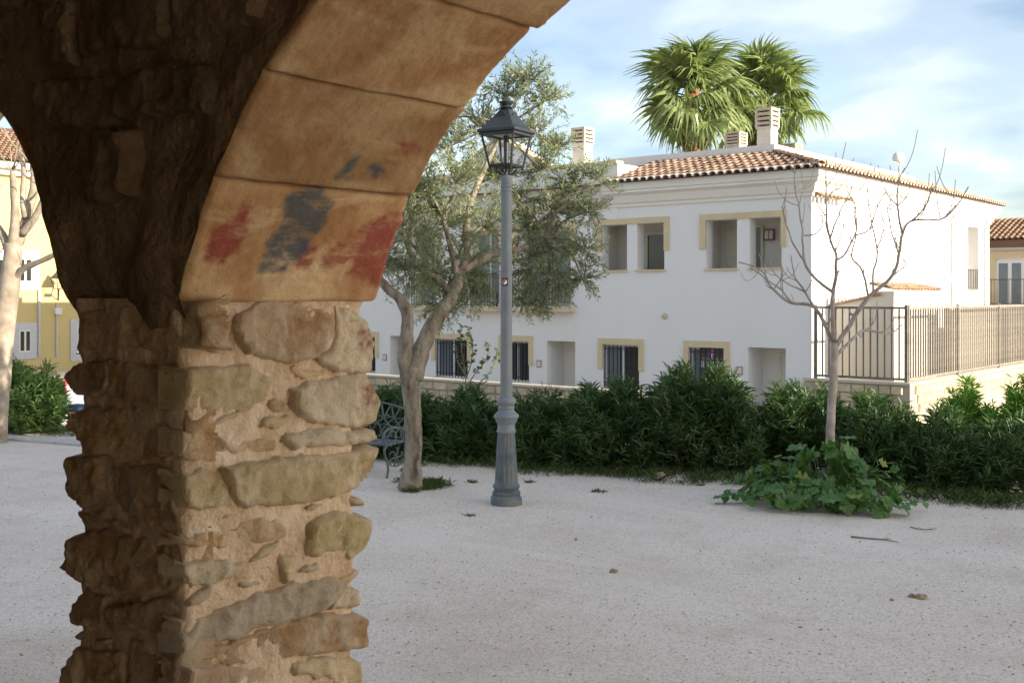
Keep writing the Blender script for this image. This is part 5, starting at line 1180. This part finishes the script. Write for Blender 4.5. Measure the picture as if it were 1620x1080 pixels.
# ------------------------------------------------------------------ hedge of oleanders
def oleander(label, pxl, pxr, ytop, ybase, depth=None, dense=1.0, mat_='oleander', seed=0, deepm=1.15, nm='oleander_shrub', lsz=1.0, cat='shrub', base_z=None, group='oleander shrubs of the hedge'):
    ytop += 1 if nm == 'oleander_shrub' else 0; rg = np.random.default_rng(100 + seed); pc = (pxl + pxr) / 2
    if depth is None:
        f0 = onG(pc, ybase); dpt = F * 1.7 / (ybase - HOR)
    else: dpt = depth; f0 = P(pc, ybase, depth); 
    a, b_ = ray(pc); dirv = np.array([a, b_]); dirv /= np.linalg.norm(dirv)
    cen = np.array([f0.x, f0.y]) + dirv * deepm * .5; dc = dpt + deepm * .5
    w = (pxr - pxl) / F * dc; zb_ = gz(cen[0], cen[1]) if base_z is None else base_z; h = zat(ytop, dc) - zb_
    T = thing(nm, label, cat, (cen[0], cen[1], zb_), group)
    side = np.array([-dirv[1], dirv[0], 0.]); fwd = np.array([dirv[0], dirv[1], 0.]); n = int(16500 * dense * max(.35, w / 1.3) * max(.6, h / .9))
    st = MB(); tips = []
    for k in range(int(22 * max(.5, w))):
        e = np.array([rg.uniform(-.5, .5) * w, rg.uniform(-.5, .5) * deepm, h * rg.uniform(.45, .85)]); s = e * np.array([.55, .55, 0]); m_ = (s + e) / 2 + np.array([0, 0, .1])
        W3 = lambda q: tuple(side * q[0] + fwd * q[1] + np.array([0, 0, q[2]])); st.tube([W3(s), W3(m_), W3(e)], [.010, .007, .003], 5); tips.append(e)
    st.build('stems', M['twig_bark'], T, kind='stuff')
    # leafy sprigs: whorls of narrow leaves round short upright shoots
    ns = n // 16; u = rg.uniform(-1, 1, ns); v = rg.uniform(-1, 1, ns); t = rg.random(ns) ** .75
    lump = 1 + .09 * np.sin(u * 5 + seed) + .07 * np.sin(u * 11 + seed * 2.3)
    prof = np.sqrt(np.maximum(0, 1 - .55 * np.abs(u) ** 3.0)) * np.sqrt(np.maximum(0.05, 1 - .6 * v ** 2)) * lump
    zc_ = h * (.05 + .92 * t) * np.minimum(1.05, prof); hw = 0.80 + .28 * np.sin(np.pi * np.clip(t, 0, 1) ** .8)
    c = side * (u * w * .5 * hw)[:, None] + fwd * (v * deepm * .5 * hw)[:, None]; c[:, 2] = zc_
    ax = unit(side * (u * .55)[:, None] + fwd * (v * .45)[:, None] + np.array([0, 0, 1.]) * (.55 + .45 * t)[:, None] + rg.normal(0, .28, (ns, 3)))
    Ps, Ds, Ns = [], [], []
    for j in range(16):
        s = rg.uniform(-.16, .07, ns); r_ = unit(np.cross(ax, rg.normal(0, 1, (ns, 3)))); sp = rg.uniform(.45, .95, ns)[:, None]
        Ps.append(c + ax * s[:, None] * lsz); Ds.append(ax * (1.15 - sp * .6) + r_ * sp); Ns.append(ax + rg.normal(0, .25, (ns, 3)))
    Ps, Ds, Ns = np.concatenate(Ps), np.concatenate(Ds), np.concatenate(Ns); Ps[:, 2] = np.maximum(Ps[:, 2], .02)
    m_ = len(Ps); V, Fc = leaf_arrays(Ps, Ds, Ns, rg.uniform(.085, .165, m_) * lsz, rg.uniform(.011, .019, m_) * lsz, .12, .16)
    me = np_mesh('foliage', V, Fc); link('foliage', me, M[mat_], T, kind='stuff'); return T
oleander('oleander shrub behind the bench and olive trunk', 560, 700, 612, 728, seed=1)
oleander('oleander shrub filling the gap between olive trunk and lamp post', 690, 792, 618, 733, seed=2)
oleander('low oleander shrub just beside the lamp post under the porch doorway', 800, 905, 622, 740, seed=3)
oleander('oleander shrub in front of the pale-curtained barred window', 890, 1035, 606, 748, seed=4)
oleander('tallest oleander shrub, reaching up to the for-sale window', 1020, 1190, 583, 752, seed=5, dense=1.05)
oleander('oleander shrub below the house doorway, left of the bare trunk', 1195, 1340, 611, 752, seed=6)
oleander('oleander shrub just behind the bare tree and tall dry grass', 1325, 1450, 630, 768, seed=7)
oleander('oleander shrub below the fence corner post', 1430, 1550, 652, 780, seed=8)
oleander('oleander shrub at the open end of the hedge below the sunlit fence', 1530, 1690, 664, 788, seed=9)
oleander('sunlit oleander shrub behind the pale pollarded tree', -60, 50, 570, 688, seed=10, mat_='oleander_sunlit')
oleander('sunlit oleander shrub next to the terracotta bin', 20, 96, 582, 690, seed=11, mat_='oleander_sunlit')
# sunlit leafy bushes beyond the hedge
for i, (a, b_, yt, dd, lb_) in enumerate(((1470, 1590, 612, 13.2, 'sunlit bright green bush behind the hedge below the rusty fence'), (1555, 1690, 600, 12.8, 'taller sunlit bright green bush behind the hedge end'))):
    oleander(lb_, a, b_, yt, 700, dd, .95, 'sunlit_leaf', 20 + i, .8, 'leafy_bush', 1.15, 'bush', group='sunlit bushes behind the hedge')
# sapling over the hedge
sb = P(735, 640, 12.4); sap = thing('sapling', 'thin sapling with small round leaves rising over the hedge', 'sapling', (sb.x, sb.y, gz(sb.x, sb.y)))
st = MB(); LPp, LDp = [], []
for pl in ([(735, 700), (737, 610), (733, 570), (728, 535), (732, 515)], [(736, 615), (752, 590), (768, 570), (775, 545)], [(737, 600), (745, 575), (748, 545), (742, 520)], [(736, 620), (765, 600), (782, 575), (788, 552)], [(735, 590), (724, 572), (722, 550)]):
    s3 = spline([P(x, y, 12.4 + rnd.uniform(-.06, .06)) for x, y in pl], 6); st.tube(s3, rads(.008, .003, len(s3)), 5)
    for i in range(6, len(s3)):
        for j in range(2): LPp.append(tuple(s3[i] + Vector((rnd.gauss(0, .01), rnd.gauss(0, .01), 0)))); LDp.append((rnd.gauss(0, 1), rnd.gauss(0, 1), rnd.gauss(.3, .5)))
rel(st.build('stem', M['twig_bark']), sap); n = len(LPp)
leaves_obj('leaves', [leaf_arrays(np.array(LPp), np.array(LDp), rng.normal(0, 1, (n, 3)) + np.array([0, 0, 1.]), rng.uniform(.05, .08, n), rng.uniform(.032, .045, n), .1)], M['sapling_leaf'], sap, kind='stuff')

# ------------------------------------------------------------------ mallow clump under the bare tree: every leaf its own object
def lobed(seed):
    r = random.Random(seed); V = [(0, .12, 0)]; n = 29; out_ = []
    for i in range(n):
        a = math.radians(-160 + 320 * i / (n - 1)); lobe = .5 + .5 * math.cos(a * 5 * 180 / 200 * 1.0); rad = (.40 + .15 * lobe ** .8 + .025 * math.sin(i * 2.6)) * (1 - .22 * abs(a) / 2.8) * r.uniform(.95, 1.05)
        x, y = rad * math.sin(a), .12 + rad * math.cos(a); z = -.35 * (x * x + (y - .12) ** 2) + .07 * lobe + .03 * math.sin(i * 1.7 + seed)
        out_.append((x, y, z))
    mid = [(.12 + 0 if False else p[0] * .5, .12 + (p[1] - .12) * .5, p[2] * .25 + (.05 if i % 6 < 3 else 0) * .6) for i, p in enumerate(out_)]
    V += mid + out_; Fc = [(0, 1 + i, 2 + i) for i in range(n - 1)] + [(1 + i, 1 + n + i, 2 + n + i, 2 + i) for i in range(n - 1)]
    me = bpy.data.meshes.new('leaf'); me.from_pydata(V, [], Fc); me.update(); me.polygons.foreach_set('use_smooth', [True] * len(me.polygons)); return me
lm = [lobed(s) for s in range(5)]; [x.materials.append(M['mallow']) for x in lm]; ly = lobed(9); ly.materials.append(M['mallow_yellow'])
mc = onG(1305, 800); clump = thing('mallow_clump', 'clump of large lobed green leaves around the foot of the bare tree', 'plant', tuple(mc))
pet = MB(); a_, b0_ = ray(1308); fw = Vector((a_, b0_, 0)).normalized(); sdv = Vector((fw.y, -fw.x, 0))
for i in range(285):
    while True:
        u, v = rnd.gauss(0, .55), rnd.uniform(-1, 1)
        if abs(u) < 1.05 and u * u + v * v < 1.15: break
    hx = u * .78 + (-.06 if u < 0 else 0); hy = v * .42; top = .40 * max(0, 1 - (abs(u) / 1.08) ** 1.7) * max(.2, 1 - .35 * v * v) * (1 + .45 * mn.noise(Vector((u * 3.1, v * 2.3, 4)))) * (1.0 if v > .05 else .42)
    z = .05 + top * rnd.random() ** .55 * (1.0 if rnd.random() < .8 else 1.35); L = rnd.choice((rnd.uniform(.05, .10), rnd.uniform(.10, .155))) * (1 if abs(u) < .75 else .6)
    p = sdv * hx + fw * hy + Vector((0, 0, z))
    outd = (sdv * u * 1.0 + fw * (v * .8 - .35) + Vector((rnd.gauss(0, .6), rnd.gauss(0, .6), 0))); outd = outd.normalized()
    tilt = rnd.uniform(.0, 1.5); nrm_ = (Vector((0, 0, 1)) * (1.15 - tilt * .55) + outd * tilt * .9).normalized(); yax = (outd - nrm_ * outd.dot(nrm_)).normalized(); xax = yax.cross(nrm_)
    Mx = Matrix((xax, yax, nrm_)).transposed().to_4x4(); Mx = Matrix.Translation(p) @ Mx @ Matrix.Rotation(rnd.gauss(0, .4), 4, 'Z') @ Matrix.Scale(L * 1.25, 4)
    o = bpy.data.objects.new('leaf', ly if rnd.random() < .045 else lm[rnd.randrange(5)]); COL.objects.link(o); o.parent = clump; o.matrix_local = Mx
    root_ = p * .35; root_.z = 0
    if i % 2 == 0: pet.tube([root_, (root_ + p) / 2 + Vector((0, 0, .05)), p], [.004, .0035, .003], 4, False)
pet.build('leaf_stalks', M['sapling_leaf'], clump, kind='stuff')

# ------------------------------------------------------------------ grass and weeds
def blades(nm, label, cat, pts, hgt, m_, spread=.05, per=14, lean=.5, wid=.006, seed=0, **k):
    rg = np.random.default_rng(seed); pts = np.asarray(pts); n = len(pts) * per
    b = np.repeat(pts, per, 0) + np.concatenate([rg.normal(0, spread, (n, 2)), np.zeros((n, 1))], 1)
    d = rg.normal(0, lean, (n, 3)); d[:, 2] = 1; H = np.repeat(np.broadcast_to(hgt, (len(pts),)), per) * rg.uniform(.4, 1.15, n)
    V, Fc = leaf_arrays(b, d, rg.normal(0, 1, (n, 3)), H, np.full(n, wid), .1, .25)
    return link(nm, np_mesh(nm, V, Fc), m_, label=label, cat=cat, **k)
gp = []; gh = []
for i in range(900):
    x = rnd.uniform(-9.6, -1.2); f_ = hedge_y(x); y = f_ + rnd.uniform(-.16, .5) + .12 * math.sin(x * 5); gp.append((x, y, gz(x, y))); gh.append(rnd.uniform(.05, .20) * (1.0 if y > f_ - .12 else .5))
for i in range(260):
    x = rnd.uniform(-16, -12.6); y = hedge_y(x) + rnd.uniform(-.12, .4); gp.append((x, y, gz(x, y))); gh.append(rnd.uniform(.03, .12))
blades('verge_grass', 'short grass and weeds along the foot of the oleander hedge', 'grass', gp, gh, M['grass'], .05, 16, .5, .005, 1, kind='stuff')
gp = [tuple(onG(668 + rnd.gauss(14, 17), 766 + rnd.uniform(-4, 9))) for i in range(60)] + [tuple(onG(640 + rnd.uniform(0, 26), 776 + rnd.uniform(0, 3))) for i in range(14)]
blades('grass_tuft', 'green grass tuft growing at the foot of the olive trunk', 'grass', gp, .10, M['grass'], .02, 14, .75, .005, 2)
gp = []
for px, py, k in ((1385, 752, 26), (1412, 750, 22), (1440, 756, 10), (1340, 748, 10), (1260, 742, 8)):
    for i in range(k): gp.append(tuple(onG(px + rnd.gauss(0, 13), py + rnd.uniform(-5, 5))))
blades('dry_grass', 'tall pale seeding grass beside the bare tree before the hedge', 'grass', gp, [rnd.uniform(.2, .52) for _ in gp], M['dry_grass'], .02, 7, .42, .0045, 3)
for i, (px, py, s_) in enumerate(((745, 763, .05), (838, 763, .06), (945, 778, .06), (745, 815, .035), (1172, 762, .06), (1108, 768, .05), (640, 745, .06), (1125, 738, .05))):
    p = onG(px, py); blades('weed', ['small weed left of the lamp post before the olive', 'small weed beside the lamp post base near the hedge', 'lone spiky weed on the gravel between lamp post and bare tree', 'tiny weed on the gravel in front of the lamp post', 'low dark weed near the leafy clump and the hedge gap', 'flat weed at the foot of the tallest oleander', 'sparse weed at the bench foot', 'weed in the gap between two oleanders'][i], 'weed',
        [(p.x + rnd.gauss(0, .02), p.y + rnd.gauss(0, .02), 0.0) for _ in range(6)], s_, M['grass'], .015, 9, 1.1, .007, 30 + i, group='weeds on the gravel')

# ------------------------------------------------------------------ loose stones and twigs
def rock(nm, label, px, py, s_, seed, flat=.6):
    p = onG(px, py); bm_ = MB(); n_, m_ = 10, 7; V = []
    for i in range(m_ + 1):
        for j in range(n_):
            th, ph = math.pi * i / m_, 2 * math.pi * j / n_; v = Vector((math.sin(th) * math.cos(ph), math.sin(th) * math.sin(ph), math.cos(th))); v = v * (1 + .45 * fbm(v + Vector((seed, 0, 0)), 1.3, 3)); V.append((v.x * s_, v.y * s_ * .8, v.z * s_ * flat + s_ * flat * .45))
    Fc = [(i * n_ + j, i * n_ + (j + 1) % n_, (i + 1) * n_ + (j + 1) % n_, (i + 1) * n_ + j) for i in range(m_) for j in range(n_)]
    o = bm_.add(V, [tuple(reversed(f)) for f in Fc]).build(nm, M['rock'], label=label, cat='stone'); o.location = p; return o
rock('loose_stone', 'small brown stone alone on the open gravel', 970, 905, .026, 1); rock('loose_stone', 'larger brown stone with a smaller one touching it', 1457, 946, .036, 2, .5); rock('loose_stone', 'small flat stone touching the larger brown stone', 1443, 944, .022, 3, .6)
rock('loose_stone', 'pale upright stone at the grassy foot of the hedge', 1043, 760, .06, 4, .9); rock('loose_stone', 'tiny pale chip lying near the pair of brown stones', 1411, 949, .012, 5); rock('loose_stone', 'tiny stone on the gravel between lamp post and lone stone', 911, 853, .013, 6)
def twig(label, pl, r):
    q = MB(); s3 = spline([onG(x, y, .012) for x, y in pl], 5); q.tube(s3, rads(r, r * .4, len(s3)), 5); k = len(s3) // 2; q.tube([s3[k], s3[k] + (s3[k] - s3[k - 2]) * 1.4 + Vector((.02, .02, .006))], [r * .6, r * .3], 4); return q.build('fallen_twig', M['twig_bark'], label=label, cat='twig', smooth=True)
twig('longest dark fallen twig before the leafy clump', [(1346, 848), (1375, 851), (1400, 853), (1421, 857)], .007); twig('thin forked twig at the right tip of the leafy clump', [(1440, 833), (1462, 837), (1481, 835)], .005); twig('pale straight twig left of the leafy clump', [(1131, 796), (1155, 796), (1180, 796)], .005)

# ------------------------------------------------------------------ cast iron bench
bo = onG(628, 752); bn = thing('garden_bench', 'blue grey cast iron bench with leaf lattice back behind the olive trunk', 'bench', tuple(bo))
dirx = Vector((1, .25, 0)).normalized(); bn.scale = (.85, .85, .74); bn.rotation_euler.z = math.atan2(dirx.y, dirx.x) - .05; BW = 1.25
def arm(x, nm):
    q = MB()
    q.tube(spline([(x, -.20, 0), (x, -.17, .12), (x, -.22, .26), (x, -.24, .36), (x, -.18, .42), (x, -.12, .40)], 5), .014, 6); q.tube(spline([(x, .22, 0), (x, .17, .15), (x, .16, .40)], 5), .014, 6)
    q.tube(spline([(x, -.23, .40), (x, -.26, .52), (x, -.20, .60), (x, -.05, .62), (x, .12, .58), (x, .18, .66)], 5), .016, 6)
    for c, r in ((-.10, .085), (.05, .085)):
        q.tube([(x, c + r * math.cos(w), .50 + r * math.sin(w)) for w in np.linspace(0, 6.283, 15)], .009, 5, False)
    for w in np.linspace(0, 5.5, 6): q.tube(spline([(x, -.02, .24), (x, -.02 + .10 * math.cos(w), .24 + .10 * math.sin(w)), (x, -.02 + .14 * math.cos(w + .5), .24 + .12 * math.sin(w + .5))], 4), .009, 5)
    q.tube(spline([(x, -.20, .22), (x, -.1, .14), (x, .05, .13), (x, .17, .2)], 4), .010, 5)
    return q.build(nm, M['bench'], bn, smooth=True)
arm(0, 'end_frame'); arm(-BW, 'end_frame')
for k in range(6): MB().box((-BW, -.20 + k * .068, .405), (0, -.15 + k * .068, .425)).build('seat_slat', M['bench'], bn)
q = MB(); yb_ = lambda z: .17 + (z - .42) * .28
def bp(x, z): return (x, yb_(z), z)
top = [bp(-BW + BW * i / 24, .80 + .10 * math.sin(math.pi * i / 24)) for i in range(25)]
q.tube(top, .014, 6); q.tube([bp(-BW, .46), bp(0, .46)], .012, 6); q.tube([bp(-BW, .42), bp(-BW, .80)], .014, 6); q.tube([bp(0, .42), bp(0, .80)], .014, 6); q.build('back_frame', M['bench'], bn, smooth=True)
q = MB()
for k in range(9):
    x = -BW + (k + .5) * BW / 9
    for s_ in (-1, 1):
        zt_ = .80 + .10 * math.sin(math.pi * min(1, max(0, (x + BW + s_ * .16) / BW)))
        x2 = min(0, max(-BW, x + s_ * .20)); q.tube(spline([bp(x, .46), bp(x + s_ * .03, .58), bp((x + x2) / 2 + s_ * .04, .70), bp(x2, zt_ - .01)], 4), .0085, 5)
for zl in (.57, .68): q.tube([bp(-BW + BW * i / 16, zl + .05 * math.sin(math.pi * i / 16) + .012 * math.sin(i * 2.2)) for i in range(17)], .0085, 5)
q.build('leaf_lattice', M['bench'], bn, smooth=True)

# ------------------------------------------------------------------ car, bin, paving strip, tree grate at the left
cp0 = P(128, 560, 17.0); cz = gz(cp0.x, cp0.y)
car = thing('parked_car', 'white hatchback parked behind the hedge by the yellow house', 'car', (cp0.x + .15, cp0.y + .3, zat(553, 17.0) - 1.49)); car.rotation_euler.z = R(YAW) + R(74) - math.pi / 2 + R(4)
# local axes: x across, y forwards (away from the viewer), z up
def ring(y, hw, zlo, zhi, rr=.12): return [(-hw, y, zlo), (-hw, y, zhi - rr), (-hw + rr, y, zhi), (hw - rr, y, zhi), (hw, y, zhi - rr), (hw, y, zlo)]
MB().loft([ring(-.06, .70, .42, .85), ring(0, .80, .28, .95), ring(.25, .85, .24, 1.0), ring(1.2, .87, .22, .98), ring(2.6, .87, .22, .95), ring(3.4, .84, .24, .85), ring(3.95, .74, .30, .70)]).build('body', M['car_paint'], car, smooth=False)
MB().loft([ring(.10, .70, .90, 1.0), ring(.42, .64, .95, 1.42), ring(.9, .64, .95, 1.45), ring(1.7, .63, .95, 1.43), ring(2.65, .72, .90, .98)]).build('cabin_glass', M['car_glass'], car)
MB().loft([[(-.62, y, z), (.62, y, z), (.58, y, z + .045), (-.58, y, z + .045)] for y, z in ((.22, 1.41), (.5, 1.435), (1.0, 1.455), (1.75, 1.43))]).build('roof', M['car_paint'], car); MB().box((-.56, .12, 1.40), (.56, .30, 1.425)).build('spoiler', M['car_glass'], car)
for s_ in (-1, 1):
    MB().loft([[(s_ * .62, -.075, z), (s_ * .82, -.0, z), (s_ * .855, .16, z), (s_ * .66, .08, z)] for z in (.62, .75, .90, 1.0)]).build('tail_light', M['tail_red'], car)
    for y in (.75, 3.1):
        w_ = MB(); w_.lathe([(.20, -.09), (.29, -.09), (.31, -.05), (.31, .05), (.29, .09), (.20, .09)], (0, 0, 0), 20); o = w_.build('wheel', M['rubber'], car); o.rotation_euler = (0, R(90), 0); o.location = (s_ * .78, y, .31)
MB().box((-.26, -.08, .55), (.26, -.055, .66)).build('number_plate', M['white_print'], car); MB().box((-.78, -.09, .30), (.78, .0, .46)).build('bumper', M['car_glass'], car)
bb0 = onG(122, 681); bin_ = thing('litter_bin', 'terracotta litter bin with dark blue liner at the end of the left hedge', 'bin', tuple(bb0))
MB().loft([ngon(r, z, 8, .2) for r, z in ((.075, 0), (.085, .02), (.115, .22), (.13, .225), (.13, .25), (.11, .25), (.10, .05))]).build('pot', M['terracotta'], bin_); MB().loft([ngon(r, z, 12) for r, z in ((.11, .2), (.125, .255), (.118, .30), (.09, .33), (.03, .34))]).build('liner', M['blue_bag'], bin_, smooth=True)
pvv = MB(); i = 0
pst = bpy.data.objects.new('paving_strip', None)
strip = None
for k in range(16):
    x = -17.2 + k * .5; y = hedge_y(x) - .62
    o = MB().add([(x, y, .004), (x + .485, y + .121, .004), (x + .485, y + .36, .004), (x, y + .239, .004), (x, y, .03), (x + .485, y + .121, .03), (x + .485, y + .36, .03), (x, y + .239, .03)], [(4, 5, 6, 7), (0, 1, 5, 4), (1, 2, 6, 5), (2, 3, 7, 6), (3, 0, 4, 7)])
    if x > -12.2: break
    if strip is None: strip = o.build('paving', M['paving'], kind='structure')
    else: o.build('paving_slab', M['paving'], strip)
